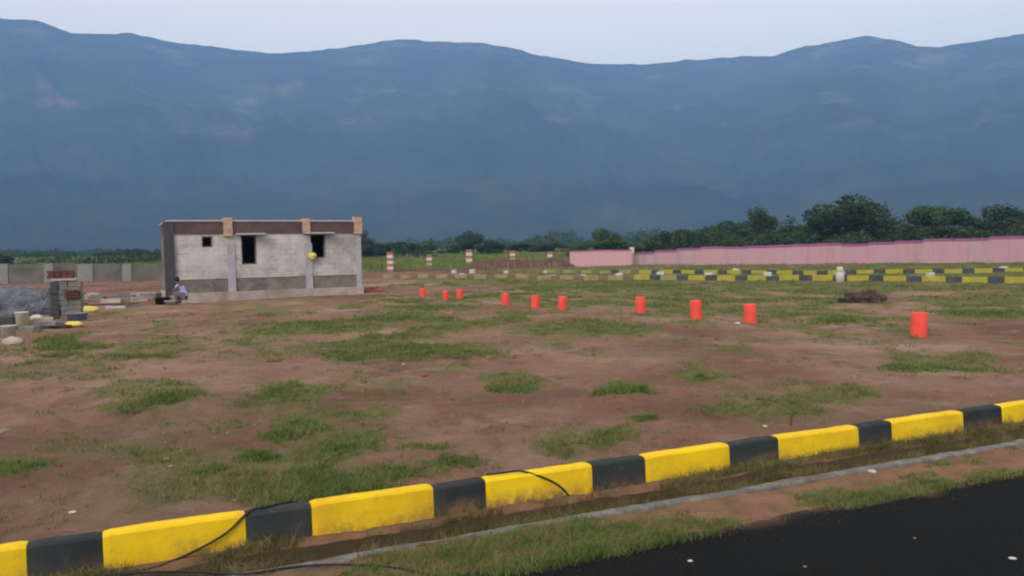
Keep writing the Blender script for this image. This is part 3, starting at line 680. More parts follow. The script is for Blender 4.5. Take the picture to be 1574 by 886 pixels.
# ================================================================== BUILDERS' YARD AT LEFT
def on_ground(o, px, py, dz=0, rz=0):
    X, Y = ground_at(px, py); o.location = (X, Y, float(gz(X, Y)) + dz); o.rotation_euler[2] = rz; return o
o = blob('gravel_heap', 1, M['gravel'], (1.75, 1.3, .98), .13, 1.5, 6, 2, -.15)
for v_ in o.data.vertices: v_.co *= 1 + random.uniform(-.014, .014)
o.data.polygons.foreach_set('use_smooth', [False] * len(o.data.polygons)); on_ground(o, 8, 484, 0)
tag(o, 'grey blue heap of gravel at the left frame edge', 'gravel heap')
# rough pier: two stacks of cement blocks bridged by a slab
X, Y = ground_at(103, 489)
r = empty('block_pier', (X, Y, float(gz(X, Y))), .25, 'rough pier of two cement block stacks bridged by a pale slab', 'block pier')
for k_, (cx, wd, hh, mt_) in enumerate(((-.27, .13, 1.12, 'darkcolumn'), (-.02, .11, 1.14, 'block'), (.27, .17, 1.12, 'rawwall'))):
    z_ = -.05; mb = MB()
    while z_ < hh:
        h1 = min(random.uniform(.13, .2), hh - z_ + .001); jx = random.uniform(-.02, .02)
        mb.box(cx - wd + jx, cx + wd + jx, -.17 + jx, .17 + jx, z_, z_ + h1 - .008); z_ += h1
    mb.build('block_stack', M[mt_], r, bevel=.012)
mb = MB(); mb.box(-.32, .34, -.22, .22, 1.15, 1.21); mb.build('slab', M['plinth'], r, bevel=.01)
mb = MB()
for a in range(3):
    for q in range(4): mb.box(.02 + q * .10 + random.uniform(-.01, .01), .11 + q * .10, -.28, -.18, .62 + a * .085, .69 + a * .085)
mb.build('loose_bricks', M['brick'], r, bevel=.005)
mb = MB()
for a in range(3):
    for q in range(4): mb.box(-.42 + q * .175 + .03 * (a % 2), -.42 + q * .175 + .165 + .03 * (a % 2), -.13, .13, a * .08, a * .08 + .074)
o = mb.build('brick_stack', M['brick'], None, bevel=.006); o.location = (X - .05, Y, float(gz(X, Y)) + 1.215); o.rotation_euler[2] = .3
tag(o, 'stack of dark red bricks on top of the rough block pier', 'brick stack')
def bucket(px, py, r_, h_, mat, label, name='bucket', cat='bucket', flare=1.18):
    X, Y = ground_at(px, py); rt = empty(name, (X, Y, float(gz(X, Y))), random.uniform(0, 3), label, cat)
    mb = MB(); r1 = r_ * flare
    mb.lathe([(r_ * .5, .0), (r_, .0), (r1, h_ * .93), (r1 * 1.06, h_ * .94), (r1 * 1.06, h_), (r1 * .95, h_), (r_ * .93, .02), (.01, .02)], 20)
    mb.build('body', mat, rt, True)
    mb = MB(); mb.tube([(r1 * math.cos(a), r1 * math.sin(a) * .9 - 0, h_ * .96 - math.sin(a) * h_ * .35) for a in np.linspace(0, math.pi, 9)], .006, 5); mb.build('handle', M['cable'], rt)
    return rt
bucket(34, 500, .15, .36, M['cream'], 'cream straight sided bucket standing below the gravel heap', flare=1.08)
bucket(14, 521, .13, .30, M['white'], 'white bucket lowest at the left frame edge')
bucket(262, 469, .15, .17, M['white'], 'wide white basin in front of the bending person', 'basin', 'basin', 1.45)
bucket(71, 476, .14, .22, M['bluegrey'], 'small blue grey bucket between the gravel heap and the block pier')
bucket(119, 493, .24, .24, M['bluegrey'], 'wide blue grey tub at the foot of the block pier', 'tub', 'tub', 1.15)
bucket(250, 467, .24, .26, M['cable'], 'black rubber tub against the dark corner column of the house', 'tub', 'tub', 1.2)
def sack(px, py, w_, h_, mat, label, rz=0, i=0, name='sack'):
    o = blob(name, .5, mat, (w_, w_ * .6, h_), .2, 1.5, 3, i); on_ground(o, px, py, h_ * .35, rz); return tag(o, label, 'sack')
sack(137, 480, .62, .24, M['yellowbag'], 'yellow sack lying right of the block pier', .2, 1)
sack(114, 502, .50, .18, M['yellowbag'], 'yellow sack lying nearest, in front of the blue grey tub', -.1, 2)
sack(57, 494, .34, .22, M['white'], 'white sack beside the cream bucket', .5, 3)
sack(78, 468, .36, .2, M['lilac'], 'small lilac sack left of the block pier', .1, 4)
sack(20, 530, .40, .22, M['plinth'], 'pale dusty sack beneath the white bucket at the left frame edge', .1, 5)
# rubble blocks lying in a broken row towards the house
def chunk(px, py, lx, ly, lz, mat, label, rz, name='rubble_block'):
    mb = MB(); mb.box(-lx / 2, lx / 2, -ly / 2, ly / 2, 0, lz); o = mb.build(name, mat, None, bevel=.02, jitter=.012)
    on_ground(o, px, py, -.015, rz); return tag(o, label, 'rubble', 'rubble blocks strewn across the yard')
rows = [(150, 463, .7, .3, .22, 'block'), (172, 466, .8, .25, .16, 'plinth'), (190, 462, .9, .3, .22, 'block'), (214, 464, .6, .3, .2, 'plinth'), (232, 461, .9, .3, .25, 'concrete'), (160, 474, .5, .25, .12, 'rock'),
        (178, 474, .6, .2, .1, 'white'), (205, 472, .5, .2, .1, 'block'), (145, 453, .6, .3, .12, 'plinth'), (222, 457, 1.2, .25, .2, 'plinth'), (66, 497, .5, .3, .2, 'plinth'), (80, 503, .6, .25, .12, 'block'),
        (45, 508, .5, .25, .14, 'block'), (52, 485, .7, .3, .12, 'plinth'), (95, 499, .5, .2, .1, 'rock'), (5, 500, .6, .3, .22, 'darkcolumn'), (128, 460, .5, .3, .2, 'plinth'), (196, 452, .8, .25, .14, 'block')]
for i, (px, py, a, b2, c_, mt_) in enumerate(rows):
    chunk(px, py, a, b2, c_, M[mt_], 'broken cement or stone block lying in the rubble row left of the house', random.uniform(-.5, .7))
for i, (px, py, l_, rz, lb) in enumerate(((60, 505, 1.5, .35, 'long plank lying nearest among the rubble below the cream bucket'), (165, 470, 2.2, .15, 'long plank lying along the rubble row between block pier and house'), (110, 470, 1.3, -.2, 'short plank lying just behind the block pier'))):
    mb = MB(); mb.box(-l_ / 2, l_ / 2, -.07, .07, 0, .04); o = mb.build('plank', M['wood'], None, bevel=.005); on_ground(o, px, py, .03, rz); tag(o, lb, 'plank')

# ------------------------------------------------------------------ bending person by the house corner
def skinned(name, joints, edges, mat, sub=2, parent=None):
    me = bpy.data.meshes.new(name); me.from_pydata([j[:3] for j in joints], edges, []); o = bpy.data.objects.new(name, me); COL.objects.link(o)
    sk = o.modifiers.new('skin', 'SKIN'); sk.use_smooth_shade = True
    if not me.skin_vertices: me.skin_vertices.new()
    for i, j in enumerate(joints):
        r_ = j[3]; me.skin_vertices[0].data[i].radius = (r_, r_) if not isinstance(r_, tuple) else r_
        me.skin_vertices[0].data[i].use_root = (i == 0)
    ss = o.modifiers.new('sub', 'SUBSURF'); ss.levels = sub; ss.render_levels = sub
    dg = bpy.context.evaluated_depsgraph_get(); dg.update(); nm = bpy.data.meshes.new_from_object(o.evaluated_get(dg))
    COL.objects.unlink(o); bpy.data.objects.remove(o)
    return link(name, nm, mat, parent, True)
X, Y = ground_at(279, 468)
pr_ = empty('person', (X, Y, float(gz(X, Y))), math.radians(6), 'squatting person in lilac shirt and grey trousers leaning over the white basin', 'person')
# local frame: facing -x
B = [(.10, 0, .30, .13), (.08, 0, .42, .125), (.02, 0, .56, .135), (-.05, 0, .68, .13), (-.10, 0, .745, .07), (-.135, 0, .80, .055),      # pelvis..neck
     (-.17, 0, .87, .088), (-.195, 0, .93, .082),
     (.06, .10, .29, .09), (-.22, .17, .44, .072), (-.06, .15, .07, .048), (-.20, .155, .035, .038),
     (.06, -.10, .29, .09), (-.22, -.17, .44, .072), (-.06, -.15, .07, .048), (-.20, -.155, .035, .038),
     (-.06, .17, .68, .058), (-.20, .22, .50, .042), (-.38, .12, .36, .032), (-.43, .10, .32, .026),
     (-.06, -.17, .68, .058), (-.20, -.22, .50, .042), (-.38, -.12, .36, .032), (-.43, -.10, .32, .026)]
Eb = [(0, 1), (1, 2), (2, 3), (3, 4), (4, 5), (5, 6), (6, 7), (0, 8), (8, 9), (9, 10), (10, 11), (0, 12), (12, 13), (13, 14), (14, 15), (3, 16), (16, 17), (17, 18), (18, 19), (3, 20), (20, 21), (21, 22), (22, 23)]
skinned('body', B, Eb, M['skin'], 2, pr_)
fat = lambda L, k_: [(a, b2, c_, d_ + k_) for a, b2, c_, d_ in L]
skinned('shirt', fat([B[1], B[2], B[3], B[16], (-.14, .20, .59, .05), B[20], (-.14, -.20, .59, .05), (.10, 0, .36, .13)], .022), [(0, 1), (1, 2), (2, 3), (3, 4), (2, 5), (5, 6), (0, 7)], M['lilac'], 2, pr_)
skinned('trousers', fat([B[0], B[8], B[9], (-.10, .155, .16, .055), B[12], B[13], (-.10, -.155, .16, .055)], .02), [(0, 1), (1, 2), (2, 3), (0, 4), (4, 5), (5, 6)], M['trouser'], 2, pr_)
h_ = blob('hair', .108, M['hair'], (1, .92, .98), .05, 3, 3, 1, None, pr_); h_.location = (-.150, 0, .93)
for sy in (.10, -.10):
    for q in range(5):
        a = (q - 2) * .30; l_ = (.05, .062, .068, .062, .045)[q]
        p0 = Vector((-.44, sy + (q - 2) * .013, .31)); p1 = p0 + Vector((-math.cos(a) * l_, math.sin(a) * l_ * .5, -.02)); p2 = p1 + Vector((-.012, 0, -.03))
        mb = MB(); mb.tube([p0, p1, p2], [.009, .008, .006], 6); mb.build('finger', M['skin'], pr_, True)

# ================================================================== SMALL THINGS ON THE GROUND
def small(px, py, w_, h_, mat, name, label, cat, i, group=None):
    o = blob(name, .5, mat, (w_, w_ * .75, h_), .3, 1.8, 2, i); on_ground(o, px, py, h_ * .25, random.uniform(0, 3)); return tag(o, label, cat, group)
small(6, 669, .14, .07, M['rock'], 'rock', 'pale rock at the left frame edge in the bare field', 'rock', 1)
small(255, 706, .07, .035, M['rock'], 'rock', 'upper of two pale stones left of the grass tuft in the near field', 'rock', 2)
small(262, 719, .06, .03, M['rock'], 'rock', 'lower of two pale stones left of the grass tuft in the near field', 'rock', 3)
small(652, 580, .13, .07, M['redsoil'], 'soil_clod', 'reddish clod of soil standing alone in mid field', 'clod', 4)
small(1134, 499, .16, .06, M['white'], 'litter', 'white scrap of litter left of the orange marker at the grass edge', 'litter', 5)
small(112, 788, .06, .02, M['white'], 'litter', 'white scrap of litter just behind the kerb at lower left', 'litter', 6)
small(620, 560, .05, .03, M['white'], 'litter', 'tiny white scrap at the lower edge of the mid field grass', 'litter', 7)
small(1176, 653, .06, .02, M['white'], 'litter', 'white scrap of litter behind the kerb right of centre', 'litter', 8)
small(1340, 691, .08, .03, M['white'], 'litter', 'white scrap of litter at the foot of the kerb near the drain', 'litter', 18)
for px, py, lb, w_ in ((1061, 864, 'small white fleck of litter on the asphalt near the bottom centre', .035), (1556, 860, 'larger white fleck of litter on the asphalt at lower right', .05), (1237, 873, 'faint grey pebble on the asphalt at the bottom frame edge', .025), (1406, 829, 'faint grey pebble alone in the middle of the asphalt', .022)):
    X, Y = ground_at(px, py, .03); o = blob('litter' if 'litter' in lb else 'pebble', .5, M['white'] if 'white' in lb else M['block'], (w_, w_ * .7, .012), .3, 2, 2, int(px)); o.location = (X, Y, .037); tag(o, lb, 'litter' if 'litter' in lb else 'pebble')
# stick
a = Vector((*ground_at(1163, 616), 0)); b2 = Vector((*ground_at(1219, 632), 0)); c_ = (a + b2) / 2 + Vector((.02, .03, 0))
mb = MB(); mb.tube([(p.x, p.y, float(gz(p.x, p.y)) + dz) for p, dz in ((a, .02), (c_, .035), (b2, .02))], [.008, .012, .009], 7)
q_ = Vector((*ground_at(1215, 655), 0)); mb.tube([(b2.x, b2.y, float(gz(b2.x, b2.y)) + .02), ((b2.x + q_.x) / 2, (b2.y + q_.y) / 2, .23), (q_.x, q_.y, .205)], [.009, .008, .005], 6)
tag(mb.build('stick', M['wood'], None, True), 'thin dark bent stick lying on bare soil behind the kerb at right', 'stick')
# stones and clods too many to count
mb_v = []; mb_f = []
ico = bmesh.new(); bmesh.ops.create_icosphere(ico, subdivisions=1, radius=1); iv = np.array([v.co[:] for v in ico.verts]); itri = np.array([[v.index for v in f.verts] for f in ico.faces]); ico.free()
N = 5200; r_ = 4.8 * (36 / 4.8) ** rng.random(N); th = rng.uniform(-.62, .62, N); px_ = np.sin(th) * r_; py_ = np.cos(th) * r_
s_, u_ = su(px_, py_); ok = ((u_ < -.18) | ((u_ > .62) & (u_ < 1.22)))& (fbm(px_ * .7, py_ * .7, 3, 55) > .45); px_, py_, r_ = px_[ok], py_[ok], r_[ok]
sz = (.004 + .010 * rng.random(len(px_)) ** 3) * (r_ / 6) ** .45
vv = iv[None] * sz[:, None, None] * rng.uniform(.6, 1.3, (len(px_), 1, 3)) * np.array([1, 1, .6]); vv += rng.normal(0, .12, vv.shape) * sz[:, None, None]
vv += np.stack([px_, py_, gz(px_, py_) + sz * .2], -1)[:, None]
ff = itri[None] + (np.arange(len(px_)) * len(iv))[:, None, None]
tag(link('pebbles', trimesh('pebbles', vv.reshape(-1, 3), ff.reshape(-1, 3)), M['rock'], None, False), kind='stuff')

# crumbs of soil and stone spilled onto the asphalt edge
N = 1500; a_ = rng.uniform(-1, 8.5, N); b_u = 1.2 + np.abs(rng.normal(0, .16, N)); px_, py_ = kpt(a_, b_u); sz = .002 + .004 * rng.random(N) ** 3
vv = iv[None] * sz[:, None, None] * rng.uniform(.6, 1.3, (N, 1, 3)) + np.stack([px_, py_, .031 + sz * .3], -1)[:, None]
tag(link('pebbles', trimesh('pebbles', vv.reshape(-1, 3), (itri[None] + (np.arange(N) * len(iv))[:, None, None]).reshape(-1, 3)), M['mound'], None, False), kind='stuff')
# black cables thrown over the kerb
def cable(pts, r_, label):
    P = [Vector(p) for p in pts]; out = []
    for i in range(len(P) - 1):
        p0, p1, p2, p3 = P[max(i - 1, 0)], P[i], P[i + 1], P[min(i + 2, len(P) - 1)]
        for t in np.linspace(0, 1, 9)[:-1]:
            out.append(.5 * ((2 * p1) + (p2 - p0) * t + (2 * p0 - 5 * p1 + 4 * p2 - p3) * t * t + (3 * p1 - p0 - 3 * p2 + p3) * t ** 3))
    out.append(P[-1]); mb = MB(); mb.tube(out, r_, 8); return tag(mb.build('cable', M['cable'], None, True), label, 'cable')
def KP(px, py, u0, z0):              # point seen at a pixel on the plane u = u0 of the kerb
    d = ray(px, py); t = (u0 - su(0, 0)[1]) / (d[0] * NX + d[1] * NY); return Vector((d[0] * t, d[1] * t, EYE + d[2] * t))
c1 = [KP(405, 783, -.06, 0), KP(383, 795, -.02, 0), KP(350, 818, .02, 0), KP(310, 842, .03, 0), KP(265, 863, .05, 0), KP(225, 876, .09, 0), KP(180, 883, .14, 0), KP(60, 900, .2, 0)]
p_ = kpt(su(c1[0].x, c1[0].y)[0] + .25, -.2); c1.insert(0, Vector((p_[0], p_[1], .21)))
c1[1].z = .238; c1[2].z = .232
cable(c1, .0085, 'black cable drooping diagonally over a yellow kerb block at lower left')
def G(px, py, z0): return Vector((*ground_at(px, py, z0), z0))
cable([G(120, 888, .03), G(230, 880, .03), G(300, 879, .02), G(370, 883, .02), G(450, 872, .03), G(520, 868, .03), G(600, 872, .02), G(700, 892, .03)], .008, 'black cable snaking along the drain at the bottom edge')
c2 = [KP(748, 738, -.10, 0), KP(775, 730, -.07, 0), KP(800, 727, -.05, 0), KP(825, 731, -.01, 0), KP(848, 740, .02, 0), KP(864, 751, .03, 0), KP(874, 762, .04, 0)]
c2[0].z = .236; c2[1].z = .24; c2[2].z = .24
cable(c2, .0085, 'short black cable looped over a yellow kerb block at centre')

# ================================================================== GRASS
def blades(name, x, y, h, w_, mat, lean=.5, zf=gz, z=None):
    n_ = len(x); a = rng.uniform(0, 2 * np.pi, n_); l = h * rng.uniform(.1, lean, n_) * 1.2; da = rng.uniform(0, 2 * np.pi, n_)
    zz = (zf(x, y) if z is None else z) - .006
    wx = np.cos(a) * w_ / 2; wy = np.sin(a) * w_ / 2; lx = np.cos(da) * l; ly = np.sin(da) * l
    V = np.stack([np.stack([x - wx, y - wy, zz], -1), np.stack([x + wx, y + wy, zz], -1),
                  np.stack([x + lx * .35 + wx * .8, y + ly * .35 + wy * .8, zz + h * .6], -1), np.stack([x + lx * .35 - wx * .8, y + ly * .35 - wy * .8, zz + h * .6], -1),
                  np.stack([x + lx, y + ly, zz + h], -1)], 1)
    o_ = (np.arange(n_) * 5)[:, None]
    F_ = np.concatenate([o_ + np.array([0, 1, 2]), o_ + np.array([0, 2, 3]), o_ + np.array([3, 2, 4])], 0)
    return tag(link(name, trimesh(name, V.reshape(-1, 3), F_), mat, None, True), kind='stuff')
def tufts(x, y, h, per, spread):
    n_ = len(x); x = np.repeat(x, per); y = np.repeat(y, per); h = np.repeat(h, per)
    sp = spread * (h / h.mean()) if np.isscalar(spread) else np.repeat(spread, per)
    return x + rng.normal(0, 1, len(x)) * sp, y + rng.normal(0, 1, len(x)) * sp, h * rng.uniform(.45, 1.15, len(x))
N = 380000
r_ = 4.6 * (80 / 4.6) ** rng.random(N) ** .95; th = rng.uniform(-.68, .68, N); gx = np.sin(th) * r_; gy = np.cos(th) * r_
s_, u_ = su(gx, gy); c_ = cover(gx, gy)
clump = vnoise(gx * 3.2, gy * 3.2, 91) * .6 + vnoise(gx * 9, gy * 9, 92) * .4
ok = (u_ < -.14) & (rng.random(N) < c_ ** 1.3 * .55) & (clump > .62 - c_ * .42) & ~((gx < -6) & (gy > 26) & (gy < 40 + (gx + 8) * .4))
gx, gy, r_, c_ = gx[ok], gy[ok], r_[ok], c_[ok]
hh = (.016 + .040 * rng.random(len(gx)) * c_ + .03 * (fbm(gx * .5, gy * .5, 2, 7) > .6)) * (1 + r_ / 60)
bx, by, bh = tufts(gx, gy, hh, 5, .02 * (r_ / 6) ** .8)
rr = np.repeat(r_, 5)
blades('grass', bx, by, bh, .0045 * (rr / 5) ** .85, M['grass'], .9)
# tufts round the feet of the marker posts
mo = [o for o in bpy.data.objects if o.name.startswith('marker_post')]
fx = np.concatenate([o.location.x + rng.normal(0, .16, 70) for o in mo]); fy = np.concatenate([o.location.y + rng.normal(-.02, .12, 70) for o in mo])
blades('weeds', fx, fy, rng.uniform(.03, .10, len(fx)), .012, M['grass'], 1.2)
# dry straw lying on the soil
N = 26000; r_ = 4.6 * (22 / 4.6) ** rng.random(N); th = rng.uniform(-.66, .66, N); wx_ = np.sin(th) * r_; wy_ = np.cos(th) * r_; us_ = su(wx_, wy_)[1]
ok = ((us_ < -.16) | ((us_ > .62) & (us_ < 1.3))) & (rng.random(N) < sstep(.46, .62, fbm(wx_ * 1.2, wy_ * 1.2, 4, 331))); wx_, wy_, r_ = wx_[ok], wy_[ok], r_[ok]
blades('straw', wx_, wy_, rng.uniform(.004, .016, len(wx_)), .0035 * (r_ / 5), M['drygrass'], 7)
# thin weeds dotted over the bare soil
N = 5200; r_ = 4.8 * (40 / 4.8) ** rng.random(N); th = rng.uniform(-.66, .66, N); wx_ = np.sin(th) * r_; wy_ = np.cos(th) * r_
ok = (su(wx_, wy_)[1] < -.16) & (rng.random(N) < sstep(.42, .66, fbm(wx_ * .8, wy_ * .8, 4, 301))) & ~((wx_ < -6) & (wy_ > 26)); wx_, wy_, r_ = wx_[ok], wy_[ok], r_[ok]
bx, by, bh = tufts(wx_, wy_, rng.uniform(.015, .05, len(wx_)) * (1 + r_ / 40), 14, .028 * (r_ / 6) ** .6)
blades('weeds', bx, by, bh, .0042 * (np.repeat(r_, 14) / 5) ** .8, M['grass'], 1.3)
# taller distinct tufts
TX_, TY_, TH_, TS = [], [], [], []
for px, py, wpx, n_, h_ in ((955, 604, 50, 330, .11), (448, 668, 48, 300, .10), (462, 655, 30, 120, .09), (785, 596, 45, 200, .08), (990, 646, 26, 120, .05), (540, 752, 80, 420, .09), (480, 768, 80, 320, .08),
        (600, 728, 70, 260, .07), (700, 715, 70, 240, .06), (400, 708, 45, 160, .06), (330, 727, 30, 120, .07), (40, 718, 45, 150, .05), (1080, 580, 24, 60, .06), (1400, 566, 60, 200, .08), (1480, 566, 80, 240, .08),
        (110, 535, 60, 400, .12), (90, 548, 40, 150, .10), (640, 548, 90, 380, .09), (730, 545, 60, 220, .09), (1290, 495, 60, 200, .12), (1530, 484, 90, 400, .14), (440, 603, 60, 200, .07), (270, 611, 60, 150, .06),
        (1240, 632, 40, 90, .05), (660, 474, 90, 300, .12), (600, 490, 90, 300, .12), (1210, 460, 100, 300, .13), (900, 443, 90, 200, .14), (480, 500, 110, 300, .1), (1000, 440, 90, 200, .14),(650, 690, 50, 160, .06),(540, 690, 60, 200, .07)):
    X, Y = ground_at(px, py); sx_ = wpx / FPX * Y / 2.4
    k_ = rng.normal(0, 1, n_); TX_.append(X + k_ * sx_); TY_.append(Y + rng.normal(0, 1, n_) * sx_ * .8 + k_ * 0); TH_.append(h_ * rng.uniform(.4, 1.1, n_)); TS.append(np.full(n_, Y))
tx, ty, th_, ts = map(np.concatenate, (TX_, TY_, TH_, TS)); ok = su(tx, ty)[1] < -.16; tx, ty, th_, ts = tx[ok], ty[ok], th_[ok], ts[ok]
bx, by, bh = tufts(tx, ty, th_, 6, .022 * (ts / 6) ** .6)
blades('grass_tufts', bx, by, bh, .0048 * (np.repeat(ts, 6) / 5) ** .8, M['verge_grass'], 1.1)
# verge between drain and asphalt
N = 60000; ss_ = rng.uniform(-3.5, 9, N); uu_ = rng.uniform(.60, 1.36, N)
dens = sstep(.50, .72, fbm(ss_ * 2.6, uu_ * 4.2, 4, 71) * .95 + .16 * np.exp(-((uu_ - 1.22) / .13) ** 2) + .30 * np.exp(-((ss_ + .1) / 1.0) ** 2) + .13 * np.exp(-((ss_ - 3.0) / 1.0) ** 2) * (uu_ > .85)
       - .22 * np.exp(-((ss_ - 1.45) / .35) ** 2) - .25 * (ss_ > 4.3) * (uu_ > .8))
ok = rng.random(N) < dens * .42; ss_, uu_ = ss_[ok], uu_[ok]; X, Y = kpt(ss_, uu_)
bx, by, bh = tufts(X, Y, .015 + .05 * rng.random(len(X)) ** 1.5 + .02 * np.exp(-((ss_ + .1) / .9) ** 2), 3, .016)
blades('verge_grass', bx, by, bh, .0042, M['verge_grass'], 1.3, z=np.where(su(bx, by)[1] > 1.12, np.maximum(gz(bx, by), .030), gz(bx, by)) + .004)
# weeds filling the drain and creeping on the soil under the kerb
N = 26000; ss_ = rng.uniform(-4, 10, N); uu_ = rng.uniform(.03, .50, N)
dens = sstep(.42, .66, fbm(ss_ * 2.0, uu_ * 4, 3, 171) + .22 * sstep(3.4, 4.6, ss_) + .08 * (uu_ > .2)) ; ok = rng.random(N) < dens * .8
ss_, uu_ = ss_[ok], uu_[ok]; X, Y = kpt(ss_, uu_)
bx, by, bh = tufts(X, Y, .03 + .06 * rng.random(len(X)) + .07 * (uu_ > .2), 3, .014)
blades('drain_weeds', bx, by, bh, .005, M['drygrass'], 1.2)
# grass behind the far kerbs and the meadow beyond
N = 60000; gx = rng.uniform(-70, 75, N); gy = rng.uniform(0, 1, N); gy = 58 + gy * 34
ok = (fbm(gx * .4, gy * .4, 3, 5) > .52) & (np.abs(gx) < gy * .75) & ((gx > 2) | (gy > 66)) & (gy > 64 - (gx - 2) * .42 )
gx, gy = gx[ok], gy[ok]; blades('roadside_grass', gx, gy, rng.uniform(.06, .22, len(gx)), .05, M['grass'], .9)
N = 150000; gy = 78 * (290 / 78) ** rng.random(N); gx = gy * rng.uniform(-.75, .75, N)
ok = (rng.random(N) < sstep(76, 90, gy)) & ~((gx > 5) & (gy < 92)) ; gx, gy = gx[ok], gy[ok]
blades('meadow', gx, gy, rng.uniform(.25, .75, len(gx)) * (.7 + .6 * fbm(gx * .05, gy * .05, 2, 3)), .16 * gy / 120, M['meadow'], .6)
# twigs of the brush heap
X, Y = BRUSH; n_ = 500; a = rng.uniform(0, 6.28, n_); q_ = rng.random(n_) ** .5
bx, by = X + np.cos(a) * q_ * .62, Y + np.sin(a) * q_ * .4; o = blades('dead_twigs', bx, by, .22 * (1 - q_ * .6) + .08, .014, M['wood'], 1.6)

# ================================================================== TREES
def crown_mesh(seed, kind):
    rg = np.random.default_rng(seed); P = []; Nn = 7500 if kind != 'loose' else 3000
    k_ = {'round': 16, 'flat': 15, 'loose': 9, 'bush': 12}[kind]
    cs = []
    for i in range(k_):
        a = rg.uniform(0, 2 * np.pi); rr_ = rg.random() ** .5 * .34
        if kind == 'flat': c = (math.cos(a) * rr_ * 1.15, math.sin(a) * rr_ * 1.15, .62 + rg.uniform(-.12, .16) - rr_ * .3); rad = rg.uniform(.12, .2)
        elif kind == 'loose': c = (math.cos(a) * rr_ * .8, math.sin(a) * rr_ * .8, rg.uniform(.30, .88)); rad = rg.uniform(.10, .17)
        elif kind == 'bush': c = (math.cos(a) * rr_, math.sin(a) * rr_, rg.uniform(.12, .72) - rr_ * .5); rad = rg.uniform(.14, .22)
        else: c = (math.cos(a) * rr_, math.sin(a) * rr_, rg.uniform(.24, .84) - rr_ * .38); rad = rg.uniform(.13, .22)
        cs.append((*c, rad))
    cs = np.array(cs); w_ = cs[:, 3] ** 2; pick = rg.choice(k_, Nn, p=w_ / w_.sum())
    d = rg.normal(0, 1, (Nn, 3)); d /= np.linalg.norm(d, axis=1)[:, None]; d[:, 2] *= .8
    rr_ = rg.random(Nn) ** .30 * (1 + .18 * rg.normal(0, 1, Nn) * (rg.random(Nn) < .3))
    P = cs[pick, :3] + d * (cs[pick, 3] * rr_)[:, None]
    P[:, 2] = np.clip(P[:, 2], .03, 1.05)
    sz = rg.uniform(.010, .026, Nn) * (1.0 if kind != 'loose' else .8)
    a1 = rg.normal(0, 1, (Nn, 3)); a1 /= np.linalg.norm(a1, axis=1)[:, None]; a2 = np.cross(a1, rg.normal(0, 1, (Nn, 3))); a2 /= np.linalg.norm(a2, axis=1)[:, None]
    A_ = a1 * sz[:, None]; B_ = a2 * (sz * rg.uniform(.5, 1, Nn))[:, None]
    V = np.stack([P - A_, P + B_, P + A_, P - B_], 1)
    F_ = (np.arange(Nn) * 4)[:, None] + np.arange(4)
    me = trimesh('crown', V.reshape(-1, 3), F_); return me
def trunk_mesh(seed, kind):
    rg = random.Random(seed); mb = MB(); h_ = {'round': .35, 'flat': .45, 'loose': .6, 'bush': .2}[kind]
    mb.tube([(0, 0, -.03), (.01, 0, h_ * .5), (.02, .01, h_)], [.035, .026, .02], 8)
    for i in range(6):
        a = rg.uniform(0, 6.28); r_ = rg.uniform(.14, .28)
        mb.tube([(.02, .01, h_ * rg.uniform(.6, .98)), (math.cos(a) * r_ * .5, math.sin(a) * r_ * .5, h_ + .12), (math.cos(a) * r_, math.sin(a) * r_, h_ + rg.uniform(.18, .36))], [.014, .009, .004], 6)
    me = bpy.data.meshes.new('trunk'); me.from_pydata(mb.v, [], mb.f); me.update(); return me
protos = {}
for kind in ('round', 'flat', 'loose', 'bush'):
    for sd_ in (1, 2, 3): protos[(kind, sd_)] = (crown_mesh(sd_ * 17 + len(kind), kind), trunk_mesh(sd_, kind))
pm = {}
def tree(px, ytop, wpx, Y, kind, sd_, leaf, label, name='tree'):
    x0, y0, zt = at_depth(px, ytop, Y); zb = float(gz(x0, y0)); h_ = (zt - zb) / .95; wd = wpx * 1.12 / FPX * Y / .92
    r = empty(name, (x0, y0, zb), random.uniform(0, 6.28), label, 'tree' if name == 'tree' else 'bush', 'trees beyond the boundary wall and meadow')
    r.scale = (wd, wd, h_)
    for part, src, mt_ in (('crown', 0, leaf), ('trunk', 1, 'bark')):
        key = (kind, sd_, part, mt_)
        if key not in pm: me = protos[(kind, sd_)][src].copy(); me.materials.append(M[mt_]); pm[key] = me
        o = bpy.data.objects.new(part, pm[key]); COL.objects.link(o); o.parent = r
D_, MI, PA = 'leaf_dark', 'leaf_mid', 'leaf_pale'
